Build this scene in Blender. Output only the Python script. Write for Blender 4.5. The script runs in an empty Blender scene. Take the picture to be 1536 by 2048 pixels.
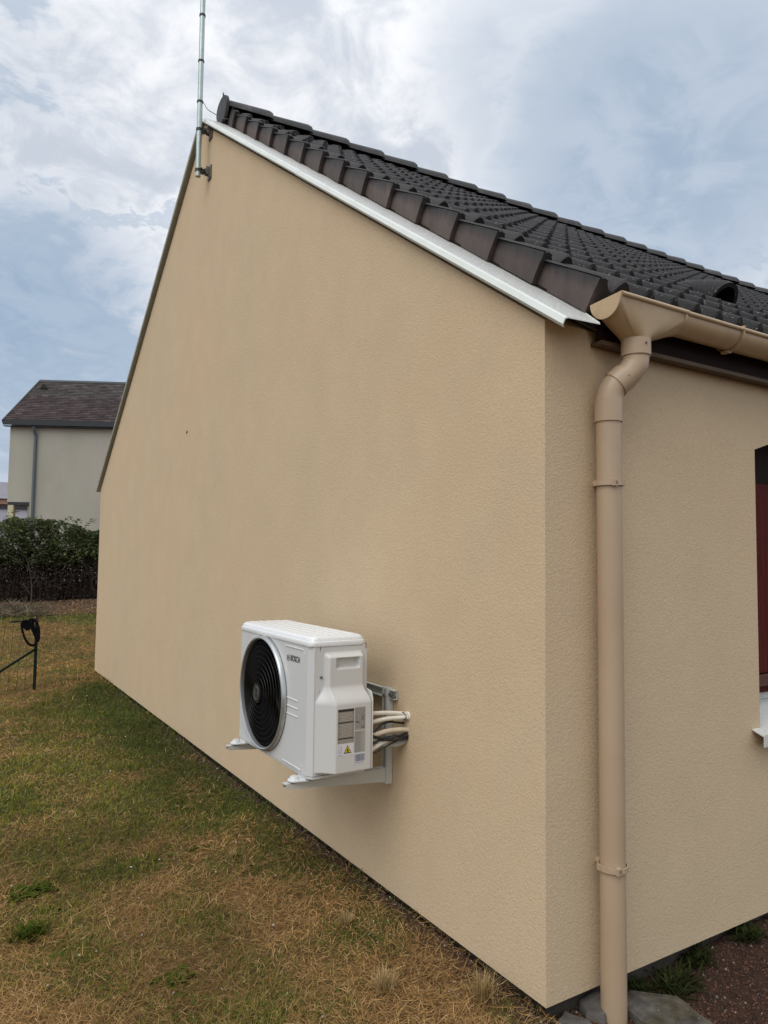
import bpy, math, random
import numpy as np
from mathutils import Vector, Matrix
random.seed(7); rng = np.random.default_rng(11)
S = bpy.context.scene; COL = S.collection; R = math.radians

# ------------------------------------------------------------------ camera
cam_d = bpy.data.cameras.new('camera'); cam = bpy.data.objects.new('camera', cam_d); COL.objects.link(cam)
cam.location = (-1.9179, -1.9670, 1.60); cam.rotation_euler = (1.6326, -0.0118, -0.5538)
cam_d.sensor_fit = 'VERTICAL'; cam_d.sensor_height = 24.0; cam_d.lens = 24.0*1446.2/2048
cam_d.clip_start = 0.05; cam_d.clip_end = 2000
S.camera = cam

# ------------------------------------------------------------------ light
SUN_AZ = R(246)      # compass-like: direction the light comes from, measured from +Y towards +X
SUN_EL = R(52)
sd = Vector((math.sin(SUN_AZ)*math.cos(SUN_EL), math.cos(SUN_AZ)*math.cos(SUN_EL), math.sin(SUN_EL)))
sun_d = bpy.data.lights.new('sun', 'SUN'); sun = bpy.data.objects.new('sun', sun_d); COL.objects.link(sun)
sun.rotation_euler = sd.to_track_quat('Z', 'Y').to_euler(); sun.location = (-6, -4, 12)
sun_d.energy = 1.5; sun_d.angle = R(48); sun_d.color = (1.0, 0.95, 0.87)
S.view_settings.view_transform = 'Standard'; S.view_settings.look = 'None'
S.view_settings.gamma = 1.0; S.view_settings.exposure = 0.0; S.view_settings.use_curve_mapping = False

W = bpy.data.worlds.new('World'); S.world = W; W.use_nodes = True
def build_world():
    nt = W.node_tree; nt.nodes.clear(); N = nt.nodes.new; L = nt.links.new
    out = N('ShaderNodeOutputWorld'); bg = N('ShaderNodeBackground'); bg.inputs['Strength'].default_value = 0.10
    L(bg.outputs[0], out.inputs[0])
    sky = N('ShaderNodeTexSky'); sky.sky_type = 'NISHITA'; sky.sun_disc = False
    sky.sun_elevation = SUN_EL; sky.sun_rotation = SUN_AZ; sky.dust_density = 2.0; sky.air_density = 1.2
    tc = N('ShaderNodeTexCoord')
    def math_(op, a, b=None, c=None, clamp=False):
        n = N('ShaderNodeMath'); n.operation = op; n.use_clamp = clamp
        for i, v in enumerate((a, b, c)):
            if v is None: continue
            if isinstance(v, (int, float)): n.inputs[i].default_value = v
            else: L(v, n.inputs[i])
        return n.outputs[0]
    def rampf(v, a, b, lo=0., hi=1.):
        n = N('ShaderNodeMapRange'); n.interpolation_type = 'SMOOTHSTEP'; L(v, n.inputs[0])
        n.inputs[1].default_value = a; n.inputs[2].default_value = b; n.inputs[3].default_value = lo; n.inputs[4].default_value = hi
        return n.outputs[0]
    def mix(f, a, b):
        n = N('ShaderNodeMix'); n.data_type = 'RGBA'
        if isinstance(f, (int, float)): n.inputs[0].default_value = f
        else: L(f, n.inputs[0])
        for i, v in ((6, a), (7, b)):
            if isinstance(v, tuple): n.inputs[i].default_value = (*v, 1)
            else: L(v, n.inputs[i])
        return n.outputs[2]
    nrm = N('ShaderNodeVectorMath'); nrm.operation = 'NORMALIZE'; L(tc.outputs['Generated'], nrm.inputs[0])
    sep = N('ShaderNodeSeparateXYZ'); L(nrm.outputs[0], sep.inputs[0])
    # the cloud deck: directions projected on a layer overhead
    den = math_('ADD', math_('MAXIMUM', sep.outputs[2], 0.0), 0.22)
    comb = N('ShaderNodeCombineXYZ'); L(math_('DIVIDE', sep.outputs[0], den), comb.inputs[0]); L(math_('DIVIDE', sep.outputs[1], den), comb.inputs[1])
    def noise(scale, detail, rough, off, dist=0.0, vec=None):
        m = N('ShaderNodeMapping'); m.inputs['Location'].default_value = off; L(vec or comb.outputs[0], m.inputs[0])
        n = N('ShaderNodeTexNoise'); n.inputs['Scale'].default_value = scale; n.inputs['Detail'].default_value = detail
        n.inputs['Roughness'].default_value = rough; n.inputs['Distortion'].default_value = dist; L(m.outputs[0], n.inputs[0]); return n.outputs[0]
    big = noise(0.9, 6, 0.55, (3.1, 1.7, 0), 0.3)
    med = noise(2.6, 8, 0.6, (7.4, 2.2, 0), 0.5)
    fine = noise(7.5, 9, 0.62, (1.4, 9.2, 0), 0.6)
    # thin places in the cloud where blue comes through, low over the left and high over the right
    def blob(d, r0, r1, amt):
        v = N('ShaderNodeVectorMath'); v.operation = 'DOT_PRODUCT'; L(nrm.outputs[0], v.inputs[0]); v.inputs[1].default_value = Vector(d).normalized()
        wob = math_('ADD', v.outputs['Value'], math_('MULTIPLY', math_('SUBTRACT', med, 0.5), 0.06))
        wob = math_('ADD', wob, math_('MULTIPLY', math_('SUBTRACT', fine, 0.5), 0.03))
        return rampf(wob, math.cos(R(r1)), math.cos(R(r0)), 0., amt)
    thin = blob((0.08, .956, 0.275), 3, 11, 1.0)
    for d, a, b, k in (((.05, .87, .49), 1, 6, .75), ((.10, .885, .455), 1, 5, .65), ((.15, .89, .43), 1, 4, .6), ((.0, .95, .38), 1, 6, .5), ((.71, .53, .47), 3, 15, .85), ((.764, .523, .378), 1, 5, .8), ((.60, .60, .55), 1, 9, .5), ((.07, .98, .15), 4, 13, .75), ((-.5, 1., .20), 5, 22, .7), ((1.6, .5, .25), 5, 25, .6), ((.8, 1., .12), 4, 16, .6), ((-.6, .5, .6), 5, 20, .5), ((.2, -.7, .6), 5, 22, .5)):
        thin = math_('MAXIMUM', thin, blob(d, a, b, k))
    thin = math_('ADD', thin, rampf(big, 0.58, 0.85, 0., .25), clamp=True)
    tone = math_('ADD', math_('MULTIPLY', med, 0.55), math_('MULTIPLY', fine, 0.45))
    tone = rampf(tone, 0.38, 0.60)
    cloud = mix(tone, (5.9, 6.45, 7.35), (9.9, 10.0, 10.3))
    blue = mix(0.88, sky.outputs[0], (3.0, 4.25, 5.9))
    blue = mix(math_('MULTIPLY', tone, .35), blue, (5.4, 6.2, 7.2))
    c = mix(math_('MULTIPLY', thin, .92), cloud, blue)
    # an overcast deck is brighter overhead than near the horizon
    up = rampf(sep.outputs[2], 0.55, 1.0, 1.0, 1.6)
    sc = N('ShaderNodeVectorMath'); sc.operation = 'SCALE'; L(c, sc.inputs[0]); L(up, sc.inputs['Scale'])
    hz = rampf(sep.outputs[2], 0.0, 0.12, 0.45, 0.)
    c = mix(hz, sc.outputs[0], (5.2, 5.8, 6.4))
    L(c, bg.inputs['Color'])
build_world()

# ------------------------------------------------------------------ material helpers
def mat(name, col, rough=0.6, metal=0.0, spec=0.5, var=0.0, vscale=3.0, bump=0.0, bscale=60.0, bdist=0.003, col2=None, cscale=None, clo=.4, chi=.6,
        speck=None, attr=None, objrand=0.0, translucent=0.0, bdetail=4, stretch=None, coat=0.0, extra=None, speck_scale=90, speck_lo=.68, speck_hi=.74):
    m = bpy.data.materials.new(name); m.use_nodes = True; nt = m.node_tree; N = nt.nodes.new; L = nt.links.new
    b = nt.nodes['Principled BSDF']; b.inputs['Roughness'].default_value = rough; b.inputs['Metallic'].default_value = metal
    b.inputs['Specular IOR Level'].default_value = spec
    if coat: b.inputs['Coat Weight'].default_value = coat; b.inputs['Coat Roughness'].default_value = .15
    geo = N('ShaderNodeNewGeometry'); vec = geo.outputs['Position']
    if stretch:
        mp = N('ShaderNodeMapping'); mp.inputs['Scale'].default_value = stretch; L(vec, mp.inputs[0]); vec = mp.outputs[0]
    def noise(sc, det=4, ro=.55, v=None):
        n = N('ShaderNodeTexNoise'); n.inputs['Scale'].default_value = sc; n.inputs['Detail'].default_value = det; n.inputs['Roughness'].default_value = ro; L(v or vec, n.inputs[0]); return n.outputs[0]
    def rng_(v, a, b_, lo, hi):
        n = N('ShaderNodeMapRange'); L(v, n.inputs[0]); n.inputs[1].default_value = a; n.inputs[2].default_value = b_; n.inputs[3].default_value = lo; n.inputs[4].default_value = hi; return n.outputs[0]
    def mixc(f, a, b_, bt='MIX'):
        n = N('ShaderNodeMix'); n.data_type = 'RGBA'; n.blend_type = bt
        if isinstance(f, (int, float)): n.inputs[0].default_value = f
        else: L(f, n.inputs[0])
        for i, v in ((6, a), (7, b_)):
            if isinstance(v, tuple): n.inputs[i].default_value = (*v, 1)
            else: L(v, n.inputs[i])
        return n.outputs[2]
    def scale(c, f):
        n = N('ShaderNodeVectorMath'); n.operation = 'SCALE'
        if isinstance(c, tuple): n.inputs[0].default_value = c
        else: L(c, n.inputs[0])
        L(f, n.inputs['Scale']); return n.outputs[0]
    c = tuple(col)
    if attr:
        a = N('ShaderNodeAttribute'); a.attribute_name = attr; c = a.outputs['Color']
    if col2 is not None: c = mixc(rng_(noise(cscale or vscale, 6, .6), clo, chi, 0, 1), c, tuple(col2))
    if var: c = scale(c, rng_(noise(vscale, 5), .3, .7, 1-var, 1+var))
    if objrand:
        oi = N('ShaderNodeObjectInfo'); c = scale(c, rng_(oi.outputs['Random'], 0, 1, 1-objrand, 1+objrand))
    if speck: c = mixc(rng_(noise(speck_scale, 3, .5, geo.outputs['Position']), speck_lo, speck_hi, 0, 1), c, tuple(speck))
    if extra: c = extra(nt, c, mixc, rng_, noise, geo)
    if isinstance(c, tuple): b.inputs['Base Color'].default_value = (*c, 1)
    else: L(c, b.inputs['Base Color'])
    if bump:
        bn = N('ShaderNodeBump'); bn.inputs['Strength'].default_value = bump; bn.inputs['Distance'].default_value = bdist
        L(noise(bscale, bdetail, .6), bn.inputs['Height']); L(bn.outputs[0], b.inputs['Normal'])
    if translucent:
        tr = N('ShaderNodeBsdfTranslucent'); mx = N('ShaderNodeMixShader'); mx.inputs[0].default_value = translucent
        if isinstance(c, tuple): tr.inputs[0].default_value = (*c, 1)
        else: L(c, tr.inputs[0])
        L(b.outputs[0], mx.inputs[1]); L(tr.outputs[0], mx.inputs[2]); L(mx.outputs[0], nt.nodes['Material Output'].inputs[0])
    return m

def render_mat(name, col, patchy=.03):
    # scratched fine-grained exterior render
    m = bpy.data.materials.new(name); m.use_nodes = True; nt = m.node_tree; N = nt.nodes.new; L = nt.links.new
    b = nt.nodes['Principled BSDF']; b.inputs['Roughness'].default_value = .88; b.inputs['Specular IOR Level'].default_value = .25
    g = N('ShaderNodeNewGeometry'); pos = g.outputs['Position']
    mp = N('ShaderNodeMapping'); mp.inputs['Rotation'].default_value = (.62, .41, .83); mp.inputs['Scale'].default_value = (1, 1.15, 1); L(pos, mp.inputs[0])
    def noise(s, d, r, dist=0): 
        n = N('ShaderNodeTexNoise'); n.inputs['Scale'].default_value = s; n.inputs['Detail'].default_value = d; n.inputs['Roughness'].default_value = r; n.inputs['Distortion'].default_value = dist; L(mp.outputs[0], n.inputs[0]); return n.outputs[0]
    v = N('ShaderNodeTexVoronoi'); v.feature = 'SMOOTH_F1'; v.inputs['Scale'].default_value = 120; L(mp.outputs[0], v.inputs[0])
    n1 = noise(88, 3, .6, .8); n2 = noise(.55, 4, .55); n3 = noise(3.2, 5, .6)
    def rg(x, a, b_, lo, hi):
        n = N('ShaderNodeMapRange'); L(x, n.inputs[0]); n.inputs[1].default_value = a; n.inputs[2].default_value = b_; n.inputs[3].default_value = lo; n.inputs[4].default_value = hi; return n.outputs[0]
    def mul(a, b_):
        n = N('ShaderNodeMath'); n.operation = 'MULTIPLY'; L(a, n.inputs[0]); L(b_, n.inputs[1]); return n.outputs[0]
    f = mul(mul(rg(n1, .3, .7, .94, 1.06), rg(n2, .3, .7, 1-patchy, 1+patchy)), rg(n3, .3, .7, .97, 1.03))
    mx = N('ShaderNodeMix'); mx.data_type = 'RGBA'; L(rg(n2, .42, .6, 0, 1), mx.inputs[0]); mx.inputs[6].default_value = (*col, 1); mx.inputs[7].default_value = (col[0]*1.0, col[1]*.965, col[2]*.95, 1)
    sc = N('ShaderNodeVectorMath'); sc.operation = 'SCALE'; L(mx.outputs[2], sc.inputs[0]); L(f, sc.inputs['Scale']); L(sc.outputs[0], b.inputs['Base Color'])
    ad = N('ShaderNodeMath'); ad.operation = 'ADD'; L(n1, ad.inputs[0]); L(rg(v.outputs['Distance'], 0, .6, .5, 0), ad.inputs[1])
    bn = N('ShaderNodeBump'); bn.inputs['Strength'].default_value = .55; bn.inputs['Distance'].default_value = .0028; L(ad.outputs[0], bn.inputs['Height']); L(bn.outputs[0], b.inputs['Normal'])
    return m

M = {}
M['render'] = render_mat('beige_render', (.590, .465, .308))
M['plinth'] = mat('old_concrete', (.055, .046, .037), .9, var=.4, vscale=9, bump=.6, bscale=40, bdist=.006)
M['pvc'] = mat('beige_pvc', (.44, .33, .225), .42, var=.04, vscale=2.5, col2=(.425, .315, .21), cscale=4)
M['gutter'] = mat('beige_gutter', (.45, .325, .19), .38, var=.10, vscale=5, col2=(.30, .21, .12), cscale=7, clo=.56, chi=.72)
M['alu'] = mat('lacquered_aluminium', (.60, .635, .60), .42, metal=.0, var=.05, vscale=7)
M['alu_wet'] = mat('wet_flashing', (.47, .475, .45), .38, metal=.0, speck=(.78, .80, .80), speck_scale=130, speck_lo=.56, speck_hi=.64, bump=.6, bscale=170, bdist=.003)
M['alu_sill'] = mat('white_sill', (.60, .61, .59), .35, speck=(.75, .76, .76), speck_scale=130, speck_lo=.56, speck_hi=.64, bump=.3, bscale=170)
M['tile'] = mat('dark_roof_tile', (.0120, .0112, .0120), .70, var=.35, vscale=5, objrand=.20, bump=.5, bscale=90, bdist=.003, speck=(.17, .17, .165), speck_scale=75, speck_lo=.645, speck_hi=.70, spec=.3)
def verge_extra(nt, c, mixc, rng_, noise, geo):
    # weathered brown face with a dark upper rim, in the tile's own height
    N = nt.nodes.new; L = nt.links.new
    at = N('ShaderNodeAttribute'); at.attribute_name = 'rim'
    m = N('ShaderNodeMath'); m.operation = 'ADD'; L(at.outputs['Fac'], m.inputs[0]); L(rng_(noise(22, 6, .65), .3, .7, -.20, .20), m.inputs[1])
    return mixc(rng_(m.outputs[0], .35, .95, 0, 1), c, (.020, .018, .019))
M['verge'] = mat('weathered_verge_tile', (.082, .061, .054), .70, var=.25, vscale=10, objrand=.22, bump=.35, bscale=80, bdist=.002, stretch=(1, 1, .25), speck=(.2, .19, .18), speck_scale=70, speck_lo=.74, speck_hi=.78, extra=verge_extra)
M['ridge'] = mat('dark_ridge_tile', (.036, .035, .037), .65, var=.35, vscale=6, objrand=.15, bump=.5, bscale=70, bdist=.003, col2=(.075, .072, .06), cscale=9, clo=.55, chi=.7)
M['fascia'] = mat('dark_brown_fascia', (.016, .009, .007), .7, var=.2, spec=.15)
M['soffit'] = mat('stained_soffit_board', (.10, .065, .04), .7, var=.3, vscale=6)
M['timber_red'] = mat('dark_red_stained_wood', (.085, .014, .011), .7, spec=.12, var=.25, vscale=12, stretch=(6, 6, .5), bump=.2, bscale=60)
M['timber_rail'] = mat('brown_stained_rail', (.085, .032, .018), .5, var=.2, vscale=12)
M['glass'] = mat('dark_window_glass', (.010, .008, .009), .06, spec=.6)
M['dark'] = mat('dark_void', (.012, .011, .010), .9)
M['white'] = mat('white_painted_steel', (.60, .615, .62), .34, var=.015, vscale=4)
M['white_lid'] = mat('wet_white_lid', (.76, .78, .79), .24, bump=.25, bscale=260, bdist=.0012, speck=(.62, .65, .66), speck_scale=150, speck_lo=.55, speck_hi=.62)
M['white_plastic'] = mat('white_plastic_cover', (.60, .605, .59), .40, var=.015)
M['seam'] = mat('panel_gap', (.16, .17, .17), .6)
M['silver'] = mat('silver_ring', (.50, .52, .53), .28, metal=.75)
M['black'] = mat('black_plastic', (.007, .007, .008), .32)
M['black_vane'] = mat('black_vane_plastic', (.012, .012, .013), .30)
M['grey_emb'] = mat('grey_emblem', (.055, .055, .05), .5)
M['ink'] = mat('black_ink', (.02, .02, .022), .5)
M['label_tan'] = mat('grey_tan_label', (.27, .245, .21), .5, var=.06, vscale=40)
M['label_grey'] = mat('pale_grey_label', (.33, .33, .31), .5, var=.06, vscale=40)
M['label_white'] = mat('white_label', (.68, .68, .72), .45)
M['label_line'] = mat('pale_label_line', (.48, .45, .40), .5)
M['label_dark'] = mat('dark_label_line', (.11, .10, .09), .5)
M['violet'] = mat('violet_grey_print', (.36, .34, .46), .5)
M['barcode'] = mat('barcode_ink', (.10, .11, .17), .5)
M['yellow'] = mat('yellow_warning', (.68, .52, .03), .45)
M['bracket'] = mat('grey_white_powder_coat', (.50, .51, .47), .42, var=.04, vscale=8)
M['steel'] = mat('dull_steel', (.18, .18, .17), .45, metal=.6)
M['tube_white'] = mat('white_pipe_lagging', (.72, .68, .60), .5, var=.05, vscale=30)
M['tube_beige'] = mat('cream_pipe_lagging', (.55, .47, .36), .55, var=.06, vscale=30)
M['tube_grey'] = mat('grey_drain_hose', (.42, .42, .38), .5, var=.05, vscale=30)
M['cable'] = mat('black_cable', (.012, .012, .013), .45)
M['galv'] = mat('galvanised_steel', (.42, .50, .49), .36, metal=.55, var=.12, vscale=14)
M['collar'] = mat('dark_collar', (.03, .03, .032), .5)
M['rusty'] = mat('dirty_bracket', (.16, .15, .13), .6, metal=.3, var=.3, vscale=25)
M['stone'] = mat('grey_stone', (.105, .098, .09), .9, spec=.2, speck=(.2, .19, .18), speck_scale=50, speck_lo=.6, speck_hi=.7, var=.3, vscale=14, bump=.7, bscale=50, bdist=.006)
M['stone_moss'] = mat('mossy_grey_stone', (.070, .060, .040), .9, spec=.15, var=.45, vscale=18, col2=(.10, .095, .085), cscale=12, bump=1.0, bscale=50, bdist=.006, speck=(.3, .3, .28), speck_scale=60, speck_lo=.70, speck_hi=.74)
M['blade'] = mat('grass_blade', (.1, .1, .03), .8, attr='tint', translucent=.25, spec=.08)
M['leaf'] = mat('hedge_leaf', (.05, .07, .02), .5, attr='tint', translucent=.25, spec=.35)
M['weed'] = mat('weed_leaf', (.060, .082, .010), .8, var=.3, vscale=30, translucent=.25, spec=.08)
M['weed_dark'] = mat('dark_weed_leaf', (.026, .034, .010), .85, var=.35, vscale=30, translucent=.1, spec=.06)
M['straw'] = mat('straw_blade', (.40, .29, .13), .6, var=.25, vscale=30, translucent=.2)
M['stem'] = mat('brown_stem', (.045, .028, .020), .85, attr='tint')
M['chip'] = mat('soil_chip', (.1, .06, .03), .85, attr='tint')
M['green_paint'] = mat('dark_green_paint', (.008, .024, .017), .7, spec=.2, var=.3, vscale=20)
M['rust'] = mat('rusted_metal', (.06, .030, .022), .75, var=.4, vscale=40)
M['strap'] = mat('black_webbing', (.005, .005, .008), .9, spec=.1)
M['wire'] = mat('rusty_fence_wire', (.05, .038, .022), .7)
M['nb_wall'] = mat('grey_cream_render', (.37, .365, .30), .9, var=.07, vscale=1.2, col2=(.41, .375, .33), cscale=.7, stretch=(1, 1, .4), bump=.2, bscale=30)
M['nb_cream'] = mat('cream_column_paint', (.52, .48, .33), .8)
M['nb_pink'] = mat('pinkish_recess_render', (.34, .28, .25), .9, var=.05)
M['nb_slate'] = mat('weathered_slates', (.085, .068, .066), .85, spec=.2, attr='tint', var=.12, vscale=2)
M['nb_fascia'] = mat('black_blue_fascia', (.018, .022, .028), .5)
M['nb_pipe'] = mat('blue_grey_downpipe', (.10, .125, .14), .5)
M['far_roof'] = mat('grey_violet_roof', (.20, .19, .22), .8, var=.1)
M['far_band'] = mat('terracotta_band', (.33, .19, .13), .8)
M['far_wall'] = mat('pale_far_wall', (.42, .40, .42), .8)

# ground: dry lawn earth with green and straw coloured zones; the same zoning function colours the blades
def ground_material():
    m = bpy.data.materials.new('lawn_soil'); m.use_nodes = True; nt = m.node_tree; N = nt.nodes.new; L = nt.links.new
    b = nt.nodes['Principled BSDF']; b.inputs['Roughness'].default_value = .95; b.inputs['Specular IOR Level'].default_value = .15
    a = N('ShaderNodeAttribute'); a.attribute_name = 'tint'; g = N('ShaderNodeNewGeometry')
    n = N('ShaderNodeTexNoise'); n.inputs['Scale'].default_value = 22; n.inputs['Detail'].default_value = 8; n.inputs['Roughness'].default_value = .7; L(g.outputs['Position'], n.inputs[0])
    r = N('ShaderNodeMapRange'); L(n.outputs[0], r.inputs[0]); r.inputs[1].default_value = .3; r.inputs[2].default_value = .7; r.inputs[3].default_value = .55; r.inputs[4].default_value = 1.45
    s = N('ShaderNodeVectorMath'); s.operation = 'SCALE'; L(a.outputs['Color'], s.inputs[0]); L(r.outputs[0], s.inputs['Scale']); L(s.outputs[0], b.inputs['Base Color'])
    bp = N('ShaderNodeBump'); bp.inputs['Strength'].default_value = .8; bp.inputs['Distance'].default_value = .02; L(n.outputs[0], bp.inputs['Height']); L(bp.outputs[0], b.inputs['Normal'])
    return m
M['ground'] = ground_material()

# ------------------------------------------------------------------ mesh helpers
class MB:
    def __init__(s): s.v = []; s.f = []; s.mi = []
    def add(s, vs, fs, mi=0):
        o = len(s.v); s.v += [tuple(p) for p in vs]; s.f += [tuple(i+o for i in f) for f in fs]; s.mi += [mi]*len(fs); return s
    def box(s, a, b, mi=0):
        x0, y0, z0 = a; x1, y1, z1 = b
        return s.add([(x0,y0,z0),(x1,y0,z0),(x1,y1,z0),(x0,y1,z0),(x0,y0,z1),(x1,y0,z1),(x1,y1,z1),(x0,y1,z1)],
                     [(0,3,2,1),(4,5,6,7),(0,1,5,4),(1,2,6,5),(2,3,7,6),(3,0,4,7)], mi)
    def prism(s, pts, d, mi=0):                     # closed polygon of 3-D points, pushed along d
        n = len(pts); d = Vector(d); P = [Vector(p) for p in pts]
        s.add(P+[p+d for p in P], [tuple(range(n))[::-1], tuple(range(n, 2*n))]+[(i, (i+1) % n, n+(i+1) % n, n+i) for i in range(n)], mi); return s
    def sweep(s, path, r, n=12, cap=True, mi=0, closed=False):
        P = [Vector(p) for p in path]; k = len(P); rs = r if hasattr(r, '__len__') else [r]*k
        T = []
        for i in range(k):
            a = P[(i-1) % k] if (i or closed) else P[0]; b = P[(i+1) % k] if (i < k-1 or closed) else P[-1]
            T.append((b-a).normalized())
        up = Vector((0, 0, 1)) if abs(T[0].z) < .9 else Vector((1, 0, 0))
        nrm = (up-T[0]*up.dot(T[0])).normalized(); vs = []
        for i in range(k):
            nrm = (nrm-T[i]*nrm.dot(T[i])).normalized(); bi = T[i].cross(nrm)
            for j in range(n):
                t = 2*math.pi*j/n; vs.append(P[i]+(nrm*math.cos(t)+bi*math.sin(t))*rs[i])
        fs = [(i*n+j, i*n+(j+1) % n, ((i+1) % k)*n+(j+1) % n, ((i+1) % k)*n+j) for i in range(k if closed else k-1) for j in range(n)]
        if cap and not closed: fs += [tuple(range(n))[::-1], tuple(range((k-1)*n, k*n))]
        return s.add(vs, fs, mi)
    def ribbon(s, path, w, t, side):                # flat band along a path
        P = [Vector(p) for p in path]; k = len(P); vs = []
        for i in range(k):
            T = (P[min(i+1, k-1)]-P[max(i-1, 0)]).normalized(); sd_ = Vector(side).normalized(); n = T.cross(sd_).normalized()
            for a, b in ((-w, -t), (w, -t), (w, t), (-w, t)): vs.append(P[i]+sd_*a+n*b)
        fs = [(i*4+j, i*4+(j+1) % 4, (i+1)*4+(j+1) % 4, (i+1)*4+j) for i in range(k-1) for j in range(4)]+[(3, 2, 1, 0), (4*k-4, 4*k-3, 4*k-2, 4*k-1)]
        return s.add(vs, fs)
    def grid(s, fn, nu, nv, mi=0):
        vs = [fn(i/nu, j/nv) for j in range(nv+1) for i in range(nu+1)]
        return s.add(vs, [(j*(nu+1)+i, j*(nu+1)+i+1, (j+1)*(nu+1)+i+1, (j+1)*(nu+1)+i) for j in range(nv) for i in range(nu)], mi)
    def build(s, name, m=None, parent=None, smooth=None, bevel=None, label=None, kind=None):
        me = bpy.data.meshes.new(name); me.from_pydata(s.v, [], s.f)
        ms = m if isinstance(m, (list, tuple)) else [m]
        for q in ms: me.materials.append(q)
        if len(ms) > 1: me.polygons.foreach_set('material_index', s.mi)
        me.update(); fix_normals(me)
        if smooth is not None:
            me.polygons.foreach_set('use_smooth', [True]*len(me.polygons)); me.set_sharp_from_angle(angle=R(smooth))
        o = bpy.data.objects.new(name, me); COL.objects.link(o)
        if parent is not None: o.parent = parent
        if bevel:
            bv = o.modifiers.new('bevel', 'BEVEL'); bv.width = bevel; bv.segments = 2; bv.limit_method = 'ANGLE'; bv.angle_limit = R(40)
            if smooth is None: me.polygons.foreach_set('use_smooth', [True]*len(me.polygons)); me.set_sharp_from_angle(angle=R(35))
        if label: o['label'] = label
        if kind: o['kind'] = kind
        return o
def fix_normals(me):
    import bmesh
    if len(me.polygons) > 60000: return
    bm = bmesh.new(); bm.from_mesh(me); bmesh.ops.recalc_face_normals(bm, faces=bm.faces); bm.to_mesh(me); bm.free()
def tag(o, label=None, cat=None, group=None, kind=None):
    if label: o['label'] = label
    if cat: o['category'] = cat
    if group: o['group'] = group
    if kind: o['kind'] = kind
    return o
def empty(name, loc=(0, 0, 0), rz=0):
    o = bpy.data.objects.new(name, None); o.location = loc; o.rotation_euler = (0, 0, rz); o.empty_display_size = .2; COL.objects.link(o); return o
def spline(pts, n=8):                               # Catmull-Rom through the points
    P = [Vector(p) for p in pts]; P = [P[0]*2-P[1]]+P+[P[-1]*2-P[-2]]; out = []
    for i in range(1, len(P)-2):
        for k in range(n):
            t = k/n; a, b, c, d = P[i-1:i+3]
            out.append(.5*((2*b)+(c-a)*t+(2*a-5*b+4*c-d)*t*t+(3*b-a-3*c+d)*t**3))
    out.append(P[-2]); return out
def raw_mesh(name, verts, faces_flat, loops, mat_, tint=None, parent=None):
    # fast path for masses: faces_flat (int array of vertex ids), loops = verts per face (array)
    me = bpy.data.meshes.new(name); nv = len(verts); nf = len(loops)
    me.vertices.add(nv); me.vertices.foreach_set('co', np.asarray(verts, np.float32).ravel())
    me.loops.add(len(faces_flat)); me.loops.foreach_set('vertex_index', np.asarray(faces_flat, np.int32))
    me.polygons.add(nf); st = np.concatenate([[0], np.cumsum(loops)[:-1]]).astype(np.int32)
    me.polygons.foreach_set('loop_start', st); me.polygons.foreach_set('loop_total', np.asarray(loops, np.int32))
    me.update(calc_edges=True)
    if tint is not None:
        at = me.attributes.new('tint', 'FLOAT_COLOR', 'POINT'); c = np.ones((nv, 4), np.float32); c[:, :3] = tint; at.data.foreach_set('color', c.ravel())
    me.materials.append(mat_); o = bpy.data.objects.new(name, me); COL.objects.link(o)
    if parent is not None: o.parent = parent
    return o
# value noise in numpy
_T = rng.random((256, 256))
def vn(x, y, s):
    x = np.asarray(x)*s+100.3; y = np.asarray(y)*s+57.7; xi = np.floor(x).astype(int); yi = np.floor(y).astype(int); fx = x-xi; fy = y-yi
    fx = fx*fx*(3-2*fx); fy = fy*fy*(3-2*fy); g = lambda a, b: _T[a & 255, b & 255]
    return (g(xi, yi)*(1-fx)+g(xi+1, yi)*fx)*(1-fy)+(g(xi, yi+1)*(1-fx)+g(xi+1, yi+1)*fx)*fy
def fbm(x, y, s, o=3): 
    t = 0; a = .5; n = 0
    for k in range(o): t = t+a*vn(x+k*13.1, y-k*7.7, s*2**k); n += a; a *= .5
    return t/n
def sstep(x, a, b): t = np.clip((np.asarray(x, float)-a)/(b-a), 0, 1); return t*t*(3-2*t)

# ------------------------------------------------------------------ ground
G0 = -0.085
def gz(x, y):
    x = np.asarray(x, float); y = np.asarray(y, float)
    base = G0+.066*sstep(y, -.7, .5)*sstep(x, -1.6, -.1)*(1-sstep(y, 8, 10))*(1-sstep(x, .02, .06))+.035*sstep(x, .5, 1.3)*sstep(y, -.9, -.1)+.53*sstep(y, 8.5, 17.5)+.1*sstep(y, 17, 26)
    return base+(fbm(x, y, 1.6, 3)-.5)*.035*sstep(np.hypot(x, y-2), 0, .1)
def dryness(x, y):
    d = np.interp(y, [-3, 1.2, 2.0, 3.4, 6.3, 7.6, 15.5, 16.5], [.86, .82, .60, .34, .26, .66, .80, .5])
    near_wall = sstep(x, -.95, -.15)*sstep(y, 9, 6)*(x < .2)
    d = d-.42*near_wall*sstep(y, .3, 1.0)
    d = d+(fbm(x, y, .9, 3)-.5)*.9+(fbm(x+9, y, 4.0, 3)-.5)*1.0
    strip = np.exp(-((y-13.9-.4*vn(x, y, .5))/.75)**2)*.75
    return np.clip(d-strip, 0, 1)
def soil_mask(x, y):   # bare red-brown earth in front of the front wall and against both walls
    edge = (fbm(x, y, 2.0, 3)-.5)*.35
    front = sstep(x+edge, .10, .45)*sstep(y, .4, .0)
    side = sstep(x+edge*.35, -.16, -.02)*(y > -.3)*sstep(y, 6, 3)*.85
    back = sstep(y+edge*1.5, 14.7, 15.3)
    return np.clip(np.maximum(np.maximum(front, side), back), 0, 1)
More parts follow.
